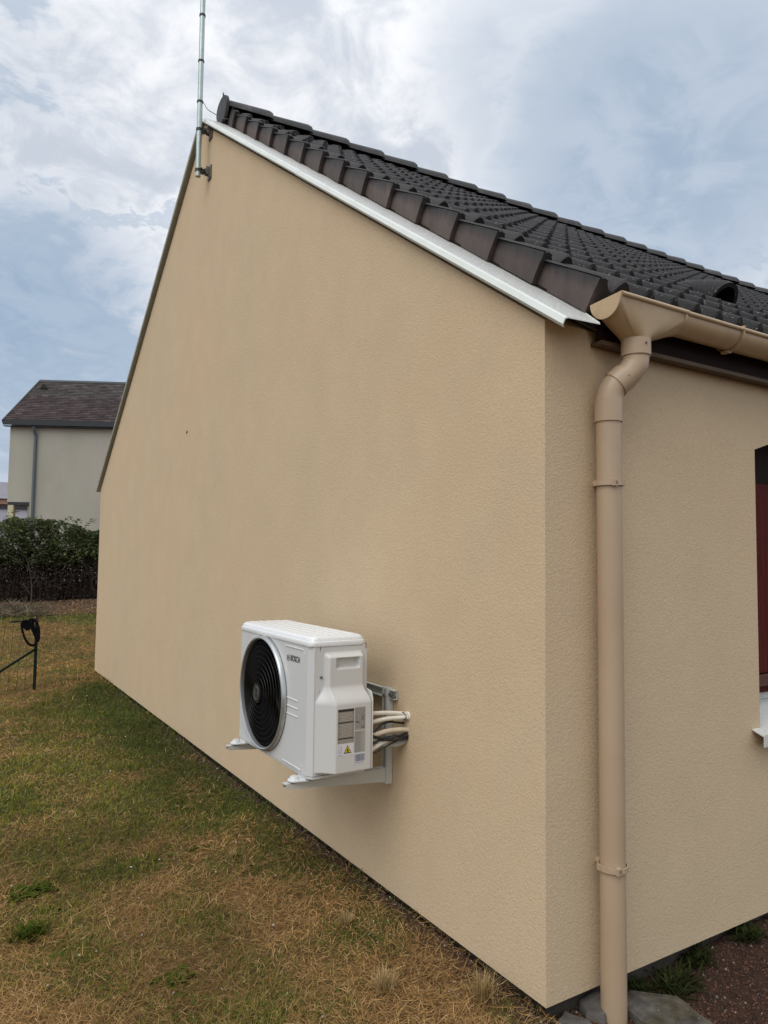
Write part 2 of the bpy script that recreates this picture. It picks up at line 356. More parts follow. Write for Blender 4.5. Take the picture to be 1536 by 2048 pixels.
def gcol(x, y):
    d = dryness(x, y)[..., None]; s = soil_mask(x, y)[..., None]
    c = np.array([.045, .050, .016])*(1-d)+np.array([.135, .078, .032])*d
    soil = np.where((np.asarray(y) > 10)[..., None], np.array([.105, .058, .035]), np.array([.050, .027, .018]))
    return c*(1-s)+soil*s
def make_ground():
    def axis(segs):
        out = []
        for a, b, st in segs: out += list(np.arange(a, b, st))
        return np.array(out)
    xs = axis([(-400, -60, 68), (-60, -12, 6), (-12, -5, .7), (-5, 2.5, .07), (2.5, 8, .5), (8, 60, 6), (60, 401, 68)])
    ys = axis([(-400, -60, 68), (-60, -8, 6), (-8, -2, .5), (-2, 6, .07), (6, 20, .16), (20, 60, 3), (60, 401, 68)])
    X, Y = np.meshgrid(xs, ys); Z = gz(X, Y); nx, ny = len(xs), len(ys)
    V = np.stack([X, Y, Z], -1).reshape(-1, 3)
    i = np.arange(nx-1); j = np.arange(ny-1); I, J = np.meshgrid(i, j); a = (J*nx+I).ravel()
    F = np.stack([a, a+1, a+nx+1, a+nx], -1).ravel()
    o = raw_mesh('ground', V, F, np.full(len(a), 4), M['ground'], gcol(X, Y).reshape(-1, 3)); tag(o, 'lawn earth running to the horizon', kind='structure')
    o.data.polygons.foreach_set('use_smooth', [True]*len(o.data.polygons))
make_ground()

def blades(name, P, L_, Wd, elev, az, col, bend, mat_, curl=0.6):
    # P (n,3) roots; each blade: 5 verts, one quad and one tip triangle
    n = len(P); d = np.stack([np.cos(az)*np.cos(elev), np.sin(az)*np.cos(elev), np.sin(elev)], -1)
    az2 = az+(rng.random(n)-.5)*curl; e2 = elev-bend
    d2 = np.stack([np.cos(az2)*np.cos(e2), np.sin(az2)*np.cos(e2), np.sin(e2)], -1)
    side = np.stack([-np.sin(az), np.cos(az), (rng.random(n)-.5)*1.2], -1); side /= np.linalg.norm(side, axis=1)[:, None]
    w = Wd[:, None]*.5; m = P+d*(L_*.5)[:, None]; t = m+d2*(L_*.5)[:, None]
    V = np.stack([P-side*w, P+side*w, m+side*w*.85, m-side*w*.85, t], 1).reshape(-1, 3)
    b = np.arange(n)[:, None]*5
    F = np.concatenate([b+np.array([0, 1, 2, 3]), b+np.array([3, 2, 4])], 1).ravel()
    lo = np.tile([4, 3], n)
    return raw_mesh(name, V, F, lo, mat_, np.repeat(col, 5, 0))
def grass():
    cx, cy = -1.918, -1.967; n = 560000
    # polar scatter about the garden's near end, thinning with distance; a wide fan of lawn beside the house
    u = rng.random(n); d = 1.9*(22/1.9)**(u**.86)
    a = R(-31)+rng.random(n)*(R(47)+R(31))
    x = cx+d*np.sin(a); y = cy+d*np.cos(a)
    keep = ~((x > .03) & (y > .02) & (y < 8.62)) & (y < 16.2)
    s = soil_mask(x, y); keep &= rng.random(n) > s*np.where(y > 10, .75, .93)
    x, y, d, s = x[keep], y[keep], d[keep], s[keep]; n = len(x)
    dr = dryness(x, y); dry = rng.random(n) < np.clip((dr-.08)*1.25, 0.06, .97)
    tuft = fbm(x, y, 9, 2)
    ln = np.where(dry, .026+.044*rng.random(n)**1.4, .018+.026*rng.random(n))*(.6+.8*tuft)
    wd = np.where(dry, .0017, .0028)*(1+.25*np.maximum(d-3, 0))*(.7+.6*rng.random(n)); ln *= (1+.045*np.maximum(d-4, 0))
    el = np.where(dry, R(4)+R(38)*rng.random(n)**1.6, R(22)+R(55)*rng.random(n))
    az = (fbm(x+30, y, 3.5, 2)*9+rng.normal(0, 1.9, n))
    q = rng.random(n)[:, None]; q2 = rng.random(n)[:, None]
    cd = np.array([.52, .33, .135])*(1-q)+np.array([.24, .130, .050])*q
    cd = np.where(q2 > .90, np.array([.66, .46, .22]), cd)
    cg = np.array([.125, .135, .024])*(1-q)+np.array([.22, .205, .040])*q
    cg = np.where(q2 > .93, np.array([.20, .23, .08]), cg)
    golden = sstep(y, 6, 9)[:, None]; cd = cd*(1-golden)+cd*np.array([.92, .92, .66])*golden
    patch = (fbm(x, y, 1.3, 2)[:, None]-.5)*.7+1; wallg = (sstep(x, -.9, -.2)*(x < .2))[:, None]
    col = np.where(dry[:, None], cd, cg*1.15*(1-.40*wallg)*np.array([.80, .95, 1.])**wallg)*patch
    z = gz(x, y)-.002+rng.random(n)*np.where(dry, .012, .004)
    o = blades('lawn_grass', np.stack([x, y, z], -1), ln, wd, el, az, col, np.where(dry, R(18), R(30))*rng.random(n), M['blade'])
    tag(o, 'half dried lawn of straw and green grass blades', 'grass', kind='stuff')
grass()
def clover():
    n = 26000; cx, cy = -1.918, -1.967
    x = -2.6+rng.random(n)*2.6; y = .2+rng.random(n)*9
    m = np.clip(1-dryness(x, y)*1.35, 0, 1)*sstep(fbm(x+3, y+8, 2.6, 2), .45, .6); k = (rng.random(n) < m) & (x < -.04); x, y = x[k], y[k]; n = len(x)
    z = gz(x, y)+.008+.025*rng.random(n); a = rng.random(n)*6.28; r = .006+.006*rng.random(n); tx = rng.normal(0, .35, n); ty = rng.normal(0, .35, n)
    V = []
    for q in range(6):
        t = a+q*math.pi/3; rr = r*(1 if q % 2 == 0 else .62); V.append(np.stack([x+rr*np.cos(t), y+rr*np.sin(t), z+rr*(np.cos(t)*tx+np.sin(t)*ty)], -1))
    V = np.stack(V, 1).reshape(-1, 3); b = np.arange(n)[:, None]*6; F = (b+np.arange(6)).ravel(); q = rng.random(n)[:, None]
    col = np.array([.045, .070, .012])*(1-q)+np.array([.085, .11, .018])*q
    o = raw_mesh('clover', V, F, np.full(n, 6), M['blade'], np.repeat(col, 6, 0)); tag(o, 'small dark clover leaves spread through the lawn by the wall', 'clover', kind='stuff')
clover()
def litter():
    # crumbs, bark bits and pebbles on the bare earth
    def bits(n, x, y, smin, smax, cols, name, label, wts):
        s = smin+(smax-smin)*rng.random(len(x))**2; z = gz(x, y)+s*.15+(.012 if len(x) == 420 else 0); base = np.array([(1, 0, 0), (-.5, .85, 0), (-.5, -.85, 0), (0, 0, .7), (.1, .1, -.5)])
        V = base[None]*s[:, None, None]*(.6+.8*rng.random((len(x), 5, 1))); an = rng.random(len(x))*6.28
        c, sn = np.cos(an)[:, None], np.sin(an)[:, None]; V = np.stack([V[..., 0]*c-V[..., 1]*sn, V[..., 0]*sn+V[..., 1]*c, V[..., 2]], -1)+np.stack([x, y, z], -1)[:, None]
        b = np.arange(len(x))[:, None, None]*5; F = (b+np.array([(0, 1, 3), (1, 2, 3), (2, 0, 3), (1, 0, 4), (2, 1, 4), (0, 2, 4)])).ravel()
        k = rng.choice(len(cols), len(x), p=wts); C_ = np.array(cols)[k]*(.6+.8*rng.random((len(x), 1)))
        o = raw_mesh(name, V.reshape(-1, 3), F, np.full(len(x)*6, 3), M['chip'], np.repeat(C_, 5, 0)); tag(o, label, 'debris', kind='stuff')
    x = -.15+rng.random(90000)*3.6; y = -1.3+rng.random(90000)*1.4; k = (rng.random(len(x)) < soil_mask(x, y)) & ~((x > .04) & (y > .05)); x, y = x[k], y[k]
    bits(0, x, y, .0018, .009, [(.055, .026, .017), (.11, .052, .029), (.022, .013, .010), (.25, .22, .18)], 'soil_crumbs', 'red brown crumbs of earth and bark along the front wall', [.5, .25, .225, .025])
    y = rng.random(9000)*7-.05; x = -.02-rng.random(9000)**2*.22
    bits(0, x, y, .002, .008, [(.075, .045, .03), (.15, .10, .06), (.03, .02, .015), (.3, .28, .25)], 'wall_foot_crumbs', 'dark crumbs of earth along the foot of the gable wall', [.45, .25, .25, .05])
    x = -3.2+rng.random(420)*3.1; y = .2+rng.random(420)**1.4*9
    bits(0, x, y, .003, .009, [(.55, .53, .48), (.38, .34, .28)], 'pale_petals_and_pebbles', 'tiny white clover heads and pebbles scattered through the lawn', [.5, .5])
    x = -3+rng.random(30000)*5.5; y = 14.4+rng.random(30000)*3.2
    bits(0, x, y, .008, .034, [(.085, .042, .020), (.17, .095, .042), (.04, .022, .014), (.20, .16, .10)], 'dead_leaf_litter', 'brown dead leaf litter under the hedge', [.45, .22, .29, .04])
litter()

# ------------------------------------------------------------------ the house
W_ = 8.66; H_ = 2.50; YR = 4.33; TAN = .695; ANG = math.atan(TAN); CA, SA = math.cos(ANG), math.sin(ANG); XL = 11.0
house = empty('house', (0, 0, 0)); tag(house, 'single storey house with beige rendered gable, dark tiled roof and beige gutter', 'house')
def gable_wall():
    mb = MB(); t = .30
    P = [(0, 0), (W_, 0), (W_, H_), (YR, H_+TAN*YR), (0, H_)]
    # the gable is a sheet of render with a real thickness; small hole for the pipes is hidden behind them
    mb.prism([(0, y, z) for y, z in P], (t, 0, 0))
    return mb.build('gable_wall', M['render'], house)
gable_wall()
WX0, WX1, WZ0, WZ1, WREV = 1.349, 2.75, .82, 2.126, .17
def front_wall():
    mb = MB(); y1 = .28; zt = 2.62
    def blk(x0, x1, z0, z1): mb.box((x0, .0, z0), (x1, y1, z1))
    n = 16; arch = []
    for i in range(n+1):
        u = i/n; arch.append((WX0+(WX1-WX0)*u, WZ1+.46*u*(1-u)))
    arch[0] = (WX0, WZ1); arch[-1] = (WX1, WZ1)
    F0 = [(.30, 0), (WX0, 0), (WX1, 0), (XL, 0), (XL, zt), (WX1, zt), (WX0, zt), (.30, zt)]
    # faces in the wall plane, left, below, right, over the arch
    def face(poly): mb.prism([(x, 0, z) for x, z in poly], (0, y1, 0))
    face([(.30, 0), (WX0, 0), (WX0, zt), (.30, zt)]); face([(WX1, 0), (XL, 0), (XL, zt), (WX1, zt)])
    face([(WX0, 0), (WX1, 0), (WX1, WZ0), (WX0, WZ0)])
    for i in range(n): face([arch[i], arch[i+1], (arch[i+1][0], zt), (arch[i][0], zt)])
    # butt weld of prisms would leave inner seams only; the outer skin is flush
    o = mb.build('front_wall', M['render'], house); return o
front_wall()
MB().box((XL, .28, 0), (XL-.3, W_-.28, 2.5)).box((.3, W_-.28, 0), (XL, W_, 2.5)).build('rear_wall', M['render'], house)
MB().box((.045, .045, -.5), (XL-.05, W_-.045, -.001)).build('plinth', M['plinth'], house)
# corner bead of the render, slightly brighter trowelled edge, and base drip rail
MB().box((.012, .012, -.006), (.30, .045, -.001)).box((.012, .045, -.006), (.045, W_, -.001)).box((.30, .012, -.006), (XL, .045, -.001)).build('base_rail', M['plinth'], house)

# window with arched head, red wooden shutter folded in the reveal, aluminium sill
def window():
    win = empty('window', (0, 0, 0)); win.parent = house
    def arcz(x): u = (x-WX0)/(WX1-WX0); return WZ1+.19*math.sin(math.pi*min(max(.02+.96*u, 0), 1))**.85
    fr = MB(); y0 = .19
    fr.box((WX0, y0, WZ0+.10), (WX0+.06, y0+.06, 2.0)).box((WX1-.06, y0, WZ0+.10), (WX1, y0+.06, 2.0)).box((WX0+.06, y0, WZ0+.10), (WX1-.06, y0+.06, WZ0+.19)).box((WX0+.06, y0, 1.93), (WX1-.06, y0+.06, 2.0)).box(((WX0+WX1)/2-.04, y0, WZ0+.19), ((WX0+WX1)/2+.04, y0+.06, 1.93))
    fr.build('frame', M['timber_red'], win, bevel=.004)
    MB().box((WX0+.05, y0+.03, WZ0+.15), (WX1-.05, y0+.036, 1.95)).build('pane', M['glass'], win)
    MB().box((WX0, y0-.015, 2.0), (WX1, y0+.08, 2.32)).build('shutter_box', M['fascia'], win)
    sh = MB().box((WX0+.004, .152, .945), (WX1-.004, .166, 1.995)).build('shutter', M['timber_red'], win)
    nb = 15; bw = (WX1-WX0-.06)/nb
    for k in range(nb):
        MB().box((WX0+.03+k*bw, .130+.002*(k % 2), 1.045), (WX0+.03+(k+1)*bw-.004, .1515, 1.985)).build('board', M['timber_red'], sh, bevel=.003)
    MB().box((WX0+.004, .118, .985), (WX1-.004, .151, 1.040)).build('bottom_rail', M['timber_rail'], sh, bevel=.003)
    MB().box((WX0+.004, .100, 1.0), (WX0+.028, .149, 1.985)).build('guide_rail', M['timber_red'], win, bevel=.003)
    sill = MB(); sill.prism([(WX0-.0, -.045, .815), (WX0-.0, .19, .905), (WX0-.0, .19, .895), (WX0-.0, -.045, .805)], (WX1-WX0, 0, 0))
    sill.box((WX0-.065, -.060, .765), (WX1+.065, -.055, .818)).prism([(WX0-.065, -.056, .813), (WX0-.065, -.001, .834), (WX0-.065, -.001, .829), (WX0-.065, -.056, .808)], (.0655, 0, 0)).prism([(WX1, -.056, .813), (WX1, -.001, .834), (WX1, -.001, .829), (WX1, -.056, .808)], (.065, 0, 0))
    sill.box((WX0+.001, .19-.006, .905), (WX1-.001, .19-.001, .935))
    sill.build('window_sill', M['alu_sill'], win)
window()

# verge flashing of lacquered aluminium along both slopes
def flashing():
    for sgn in (1, -1):
        def Y(y): return y if sgn == 1 else 2*YR-y
        # profile in (x, z offset above z = TAN*y): lip, nose, fall, upstand
        prof = [(-.046, 2.527), (-.052, 2.536), (-.040, 2.560), (-.026, 2.566), (.232, 2.572), (.233, 2.576)]
        under = [(x+.003, z-.004) for x, z in prof][::-1]
        pts = prof+under; y0 = -.142; y1 = YR
        n = len(pts); np_ = len(prof)
        for stations in ((y0, .07, 2.21), (2.17, y1)):
            mb = MB(); lift = .0025 if stations[0] > 0 else 0; K = len(stations); vs = []; fs = []; mi = []
            for q in stations:
                cut = .135 if (q == y0 and sgn == 1) else .3        # the sheet's lower end is cut off at a slant
                vs += [(min(x, cut+.001*i_), Y(q), z+TAN*q+lift) for i_, (x, z) in enumerate(pts)]
            for k in range(K-1):
                o_ = k*n
                for i_ in range(n): fs.append((o_+i_, o_+(i_+1) % n, o_+n+(i_+1) % n, o_+n+i_)); mi.append(1 if i_ == 3 else 0)
            for o_ in (0, (K-1)*n):
                for i_ in range(np_-1): fs.append((o_+i_, o_+i_+1, o_+n-2-i_, o_+n-1-i_)); mi.append(0)
            mb.add(vs, fs); mb.mi = mi
            mb.build('verge_flashing', [M['alu'], M['alu_wet']], house)
flashing()

roof = MB()
for sgn in (1, -1):
    Y = lambda y: y if sgn == 1 else 2*YR-y
    roof.prism([(.21, Y(-.05), 2.585-.035), (.21, Y(YR), 2.585+TAN*YR), (.21, Y(YR), 2.52+TAN*YR), (.21, Y(-.05), 2.49)], (XL-.2, 0, 0))
roof = roof.build('roof', M['fascia'], house)
GA = .3625; NROW = 15; Y0 = -.062; OFF = 2.60     # gauge along the slope, first course
NS = 14
def wave(u, n_w):            # height over the pan of a rounded roll, repeated n_w times across 0..1
    t = (u*n_w) % 1.0 if u < 1 else 1.0
    return .052*max(0., math.sin(math.pi*min(max((t-.30)/.68, 0), 1)))**1.1
def tile_mesh(name, wid, nw, ln=.40, seg=8):
    us = []
    for w in range(nw):
        for q in (0, .18, .36, .46, .56, .66, .76, .86, .96): us.append((w+q)/nw)
    us.append(1.0); vs = []; n = len(us)
    for s, lift in ((0, .029), (.012, .040), (ln, .002)):
        for u in us: vs.append((u*wid, s, lift+wave(u, nw)*(1. if s > 0 else .86)))
    for u in us: vs.append((u*wid, .004, .000+max(0, wave(u, nw)-.022)))
    fs = []
    for r in (0, 1): fs += [(r*n+i, r*n+i+1, (r+1)*n+i+1, (r+1)*n+i) for i in range(n-1)]
    fs += [(3*n+i, 3*n+i+1, i+1, i) for i in range(n-1)]
    me = bpy.data.meshes.new(name); me.from_pydata(vs, [], fs); me.materials.append(M['tile']); me.update()
    me.polygons.foreach_set('use_smooth', [True]*len(me.polygons)); me.set_sharp_from_angle(angle=R(48)); return me
tmesh = tile_mesh('roof_tile', .306, 2)
def slope_matrix(x, row, sgn=1, jit=True):
    s = row*GA; y = Y0+s*CA; z = OFF+TAN*y+.050
    j = (random.uniform(-.003, .003), random.uniform(-.004, .004), random.uniform(-.006, .006)) if jit else (0, 0, 0)
    if sgn == 1:
        Mx = Matrix(((1, 0, 0), (0, CA, -SA), (0, SA, CA))).to_4x4()
    else:
        y = 2*YR-y; Mx = Matrix(((-1, 0, 0), (0, -CA, SA), (0, SA, CA))).to_4x4()
    return Matrix.Translation((x+j[0], y, z+j[1]*.4))@Mx@Matrix.Rotation(j[2]*1.0, 4, 'Z')
cam_m = cam.matrix_basis.copy(); cinv = cam_m.inverted(); FPX = 1446.2
def in_view(p, mg=60):
    q = cinv@Vector(p)
    if q.z > -.1: return None
    u = 768+FPX*q.x/-q.z; v = 1024-FPX*q.y/-q.z
    return -q.z if (-mg < u < 1536+mg and -mg < v < 2048+mg) else None
cand = []
X0 = .392
for r in range(NROW):
    for c in range(int((XL-X0)/.306)):
        x = X0+c*.306; m = slope_matrix(x, r); ctr = m@Vector((.15, .18, .03)); d = in_view(ctr); cand.append((d if d else 1e3+ctr.x, r, c, m))
cand.sort(key=lambda t: t[0]); rest = MB()
tl = [v.co.copy() for v in tmesh.vertices]; tf = [tuple(p.vertices) for p in tmesh.polygons]
for i, (d, r, c, m) in enumerate(cand):
    if i < 300 and d < 900:
        o = bpy.data.objects.new('roof_tile', tmesh); COL.objects.link(o); o.parent = roof; o.matrix_basis = m
    else: rest.add([m@v for v in tl], tf)
o = rest.build('far_roof_tiles', M['tile'], roof, smooth=48, kind='stuff')
back = MB()
for r in range(NROW):
    for c in range(int((XL-.5)/.306)): m = slope_matrix(.392+.306+c*.306, r, -1); back.add([m@v for v in tl], tf)
o = back.build('rear_roof_tiles', M['tile'], roof, smooth=48, kind='stuff')

def verge_mesh(hand=1):
    ln = .395; wx = .192
    prof = [(0, .076), (.012, .084), (.026, .080), (.050, .050), (.068, .040), (.080, .038)]+[(.085+q*.092, .040+wave(.36+q*.60, 1)) for q in (0, .17, .34, .5, .66, .83, 1)]+[(wx, .038)]
    vs = []; fs = []; n = len(prof); rim = []
    for s, lift in ((0, -.004), (.010, .004), (ln, -.034)):
        for x, z in prof: vs.append((x, s, z+lift)); rim.append(1.)
    for r in (0, 1): fs += [(r*n+i, r*n+i+1, (r+1)*n+i+1, (r+1)*n+i) for i in range(n-1)]
    b = len(vs)
    for x, z in prof: vs.append((x, .004, max(z-.050, -.02) if x > .03 else z-.075)); rim.append(1.)
    fs += [(b+i, b+i+1, i+1, i) for i in range(n-1)]
    # skirt: outer face tapered to nest, thick front end
    k = len(vs); lo = -.060
    for s, dx, up in ((0, -.012, 0), (ln, .020, -.036)):
        for j in range(5):
            t = j/4; vs.append((dx*(1) - .003*math.sin(math.pi*t), s+.012*(1-t)*0, (.076+up)*(1-t)+lo*t)); rim.append(1-t*1.25)
    for s, dx, up in ((0, .034, 0), (ln, .036, -.036)):
        for j in range(5): t = j/4; vs.append((dx, s, (.076+up)*(1-t)+lo*t)); rim.append(1.)
    for j in range(4): fs += [(k+j, k+5+j, k+6+j, k+1+j), (k+10+j, k+11+j, k+16+j, k+15+j), (k+j, k+1+j, k+11+j, k+10+j)]
    fs += [(k+4, k+9, k+19, k+14)]
    me = bpy.data.meshes.new('verge_tile'); me.from_pydata(vs, [], fs); me.materials.append(M['verge']); me.update()
    at = me.attributes.new('rim', 'FLOAT', 'POINT'); at.data.foreach_set('value', rim)
    fix_normals(me); me.polygons.foreach_set('use_smooth', [True]*len(me.polygons)); me.set_sharp_from_angle(angle=R(40)); return me
vmesh = verge_mesh()
for r in range(NROW):
    o = bpy.data.objects.new('verge_tile', vmesh); COL.objects.link(o); o.parent = roof; o.matrix_basis = slope_matrix(.2, r)
for r in range(NROW):   # far slope: mirrored so that the skirt still faces out
    m = slope_matrix(.2, r, 1, False); y = Y0+r*GA*CA
    o = bpy.data.objects.new('verge_tile', vmesh); COL.objects.link(o); o.parent = roof
    o.matrix_basis = Matrix.Translation((0, 2*YR, 0))@Matrix.Diagonal((1, -1, 1, 1))@m

def ridge_mesh():
    ln = .44; n = 9; vs = []; fs = []
    for s, sc, dz in ((0, .92, -.012), (.02, .93, -.010), (ln-.035, 1.08, .004), (ln, 1.04, .0)):
        for k in range(n+1):
            t = math.pi*(k/n); a = -math.cos(t)*.125*sc; h = (math.sin(t)**.8)*.105*sc+dz; vs.append((s, a, h))
        for k in range(n+1):
            t = math.pi*(k/n); a = -math.cos(t)*.107*sc; h = (math.sin(t)**.8)*.088*sc+dz; vs.append((s, a, h))
    m = n+1
    for r in range(3):
        o = r*2*m; q = (r+1)*2*m
        fs += [(o+i, o+i+1, q+i+1, q+i) for i in range(n)]
    fs += [(i, m+i, m+i+1, i+1) for i in range(n)]+[(6*m+i, 6*m+i+1, 7*m+i+1, 7*m+i) for i in range(n)]
    me = bpy.data.meshes.new('ridge_tile'); me.from_pydata(vs, [], fs); me.materials.append(M['ridge']); me.update(); fix_normals(me)
    me.polygons.foreach_set('use_smooth', [True]*len(me.polygons)); me.set_sharp_from_angle(angle=R(35)); return me
rmesh = ridge_mesh()
for k in range(26):
    o = bpy.data.objects.new('ridge_tile', rmesh); COL.objects.link(o); o.parent = roof
    o.matrix_basis = Matrix.Translation((.175+k*.412, YR+random.uniform(-.004, .004), 5.708+random.uniform(-.003, .003)))@Matrix.Rotation(R(180) if False else 0, 4, 'Z')
# closed disc at the ridge end with its little wire hook
e = MB(); n = 18; ring = [(-math.cos(math.pi*k/n)*.145, (math.sin(math.pi*k/n)**.8)*.125) for k in range(n+1)]
poly = [(.150, YR+a, 5.700+h) for a, h in ring]+[(.150, YR+.10, 5.60), (.150, YR, 5.575), (.150, YR-.10, 5.60)]
e.prism(poly, (.028, 0, 0)); e.build('ridge_end_disc', M['ridge'], roof, bevel=.004)
MB().sweep(spline([(.165, YR-.01, 5.815), (.158, YR-.03, 5.85), (.165, YR, 5.875), (.172, YR+.025, 5.85), (.168, YR+.005, 5.82)], 5), .005, 6).build('ridge_hook', M['steel'], roof, smooth=60)
# hooded vent tile
def vent():
    mb = MB(); n = 12
    m = slope_matrix(2.08, 2.72, 1, False)@Matrix.Diagonal((1.3, 1.4, 1.3, 1))
    sec = []
    for s, r_, h in ((0., .098, .115), (.03, .098, .115), (.12, .085, .092), (.22, .062, .055), (.30, .035, .012)):
        sec.append([(.11-r_*math.cos(math.pi*k/n), s, .03+h*math.sin(math.pi*k/n)) for k in range(n+1)])
    vs = [p for q in sec for p in q]; mb.add([m@Vector(p) for p in vs], [(a*(n+1)+i, a*(n+1)+i+1, (a+1)*(n+1)+i+1, (a+1)*(n+1)+i) for a in range(len(sec)-1) for i in range(n)])
    inn = [(.11-.078*math.cos(math.pi*k/n), 0, .03+.094*math.sin(math.pi*k/n)) for k in range(n+1)]; dp = [(x, .10, z*.9+.003) for x, _, z in inn]
    out0 = sec[0]; vs = out0+inn+dp; q = n+1
    mb.add([m@Vector(p) for p in vs], [(i, i+1, q+i+1, q+i) for i in range(n)]+[(q+i, q+i+1, 2*q+i+1, 2*q+i) for i in range(n)]+[tuple(range(2*q, 3*q))])
    mb.build('vent_hood', M['tile'], roof, smooth=50)
vent()

# fascia, soffit
MB().box((.245, -.052, 2.452), (XL, -.028, 2.60)).build('fascia_board', M['fascia'], house)
MB().box((.245, -.060, 2.436), (XL, -.001, 2.450)).build('soffit_board', M['soffit'], house)
MB().box((.245, -.064, 2.432), (XL, -.0605, 2.447)).build('soffit_trim', M['soffit'], house)

# gutter
GY, GZ, GR = -.124, 2.578, .066
def gutter():
    gt = MB(); n = 18; th = .0025; x0, x1 = .578, XL
    def ring(x, r, top=.0): return [(x, GY-r*math.cos(math.pi*k/n), GZ-r*math.sin(math.pi*k/n)+.0) for k in range(n+1)]
    def shell(mb, xa, xb, r):
        A, B, A2, B2 = ring(xa, r), ring(xb, r), ring(xa, r-th), ring(xb, r-th); m = n+1; vs = A+B+A2+B2
        fs = []
        for i in range(n): fs += [(i, i+1, m+i+1, m+i), (2*m+i, 3*m+i, 3*m+i+1, 2*m+i+1), (i, 2*m+i, 2*m+i+1, i+1), (m+i, m+i+1, 3*m+i+1, 3*m+i)]
        mb.add(vs, fs)
    shell(gt, x0, x1, GR)
    gt.sweep([(x0, GY-GR-.003, GZ+.006), (x1, GY-GR-.003, GZ+.006)], .0085, 10)
    g = gt.build('gutter', M['gutter'], house, smooth=35)
    # end outlet: half round shell pinched down into a round spigot
    f = MB(); K = 18; ocx, ocy, ocz, orr = .362, -.124, 2.452, .056; xa, xb = .200, .590; r = GR+.0035; loop = []
    def addpts(fn): 
        for k in range(K): loop.append(Vector(fn(k/K)))
    addpts(lambda t: (xa+(xb-xa)*t, GY-r, GZ))
    addpts(lambda t: (xb, GY-r*math.cos(math.pi*t), GZ-r*math.sin(math.pi*t)))
    addpts(lambda t: (xb+(xa-xb)*t, GY+r, GZ))
    addpts(lambda t: (xa, GY+r*math.cos(math.pi*t), GZ-r*math.sin(math.pi*t)))
    N4 = 4*K; circ = []
    for k in range(N4):
        q = k/K; a = R(225)+R(90)*q; circ.append(Vector((ocx+orr*math.cos(a), ocy+orr*math.sin(a), ocz)))
    rows = 12; vs = []
    for j in range(rows+1):
        t = j/rows; w = t**.85
        for k in range(N4):
            a, b = loop[k], circ[k]; z = a.z*(1-t)+b.z*t
            e_ = math.sin(math.pi*t)*.010
            p = Vector((a.x*(1-w)+b.x*w, a.y*(1-w)+b.y*w, z-e_*(1 if a.z > GZ-.03 else .3))); vs.append(p)
    fs = [(j*N4+k, j*N4+(k+1) % N4, (j+1)*N4+(k+1) % N4, (j+1)*N4+k) for j in range(rows) for k in range(N4)]
    f.add(vs, fs); f.sweep([(ocx, ocy, ocz+.004), (ocx, ocy, ocz-.02)], orr, 32)
    f.sweep([(xa-.002, GY-GR-.004, GZ+.007), (xb, GY-GR-.004, GZ+.007)], .0095, 10)
    f.build('gutter_outlet', M['gutter'], house, smooth=75)
    c = MB(); pts = [(xa-.012, GY-(r+.004)*math.cos(math.pi*k/24), GZ-(r+.004)*math.sin(math.pi*k/24)) for k in range(25)]
    pts[0] = (xa-.012, GY-r-.010, GZ+.012); c.prism(pts, (.012, 0, 0)); c.build('gutter_end_cap', M['gutter'], house, bevel=.0015)
    for x in (.585, ):
        c = MB(); shell(c, x-.012, x+.002, GR+.0065); c.build('gutter_joint', M['gutter'], house, smooth=35)
    for x in (.965, 1.58, 2.2, 2.8, 3.4):
        b = MB(); shell(b, x-.009, x+.009, GR+.006); shell(b, x-.003, x+.003, GR+.010)
        b.sweep([(x, GY-GR-.003, GZ+.006), (x+.0001, GY-GR-.003, GZ+.020)], .009, 8); b.box((x-.012, GY-.005, GZ-GR-.013), (x+.012, GY+.030, GZ-GR-.002))
        b.build('gutter_bracket', M['gutter'], house, smooth=35)
gutter()

# downpipe
def downpipe():
    px, py, r = .268, -.068, .050
    path = [(.362, -.124, 2.445), (.362, -.124, 2.39)]+spline([(.362, -.124, 2.39), (.357, -.122, 2.355), (.338, -.110, 2.322), (.315, -.096, 2.298), (.292, -.082, 2.274), (.275, -.072, 2.242), (px, py, 2.20)], 6)[1:]+[(px, py, 2.14)]
    MB().sweep(path, r, 36).build('downpipe_elbow', M['pvc'], house, smooth=40)
    dp = MB().sweep([(px, py, 2.15), (px+.004, py, 1.0), (px+.006, py, -.30)], r-.0025, 40).build('downpipe', M['pvc'], house, smooth=40)
    MB().sweep([(.362, -.124, 2.458), (.362, -.124, 2.388)], r+.006, 36).build('pipe_collar', M['pvc'], house, smooth=40)
    MB().sweep([(.326, -.1025, 2.310), (.292, -.082, 2.274)], r+.0042, 36).build('pipe_collar', M['pvc'], house, smooth=40)
    MB().sweep([(px, py, 2.215), (px, py, 2.128)], r+.003, 36).build('pipe_collar', M['pvc'], house, smooth=40)
    for p, d in (((.352, -.1795, 2.428), (0, -.005, 0)), ((.296, -.1415, 2.300), (-.0, -.005, .002))):
        MB().sweep([p, Vector(p)+Vector(d)], .0045, 8).build('collar_screw', M['steel'], house)
    for z in (1.890, .462):
        b = MB(); rr = r+.001; cx = px+.001+(.004 if z < 1 else 0); n = 28
        ring_o = []
        for i in range(n+1):
            a = R(100)+R(340)*i/n; ring_o.append((cx+(rr+.003)*math.cos(a), py+(rr+.003)*math.sin(a), z))
        b.ribbon(ring_o, .0095, .0028, (0, 0, 1))
        b.box((cx-rr-.006, py+.012, z-.010), (cx-rr+.004, py+.026, z+.010)).box((cx-.034, py-rr-.004, z-.012), (cx-.014, py-rr+.010, z+.012))
        b.sweep([(cx-.005, py+.03, z), (cx-.005, 0, z)], .012, 10); o = b.build('pipe_clip', M['pvc'], house, smooth=40)
        MB().box((cx-.022, py-rr-.0052, z-.006), (cx-.019, py-rr-.004, z+.006)).build('clip_slot', M['dark'], o)
downpipe()

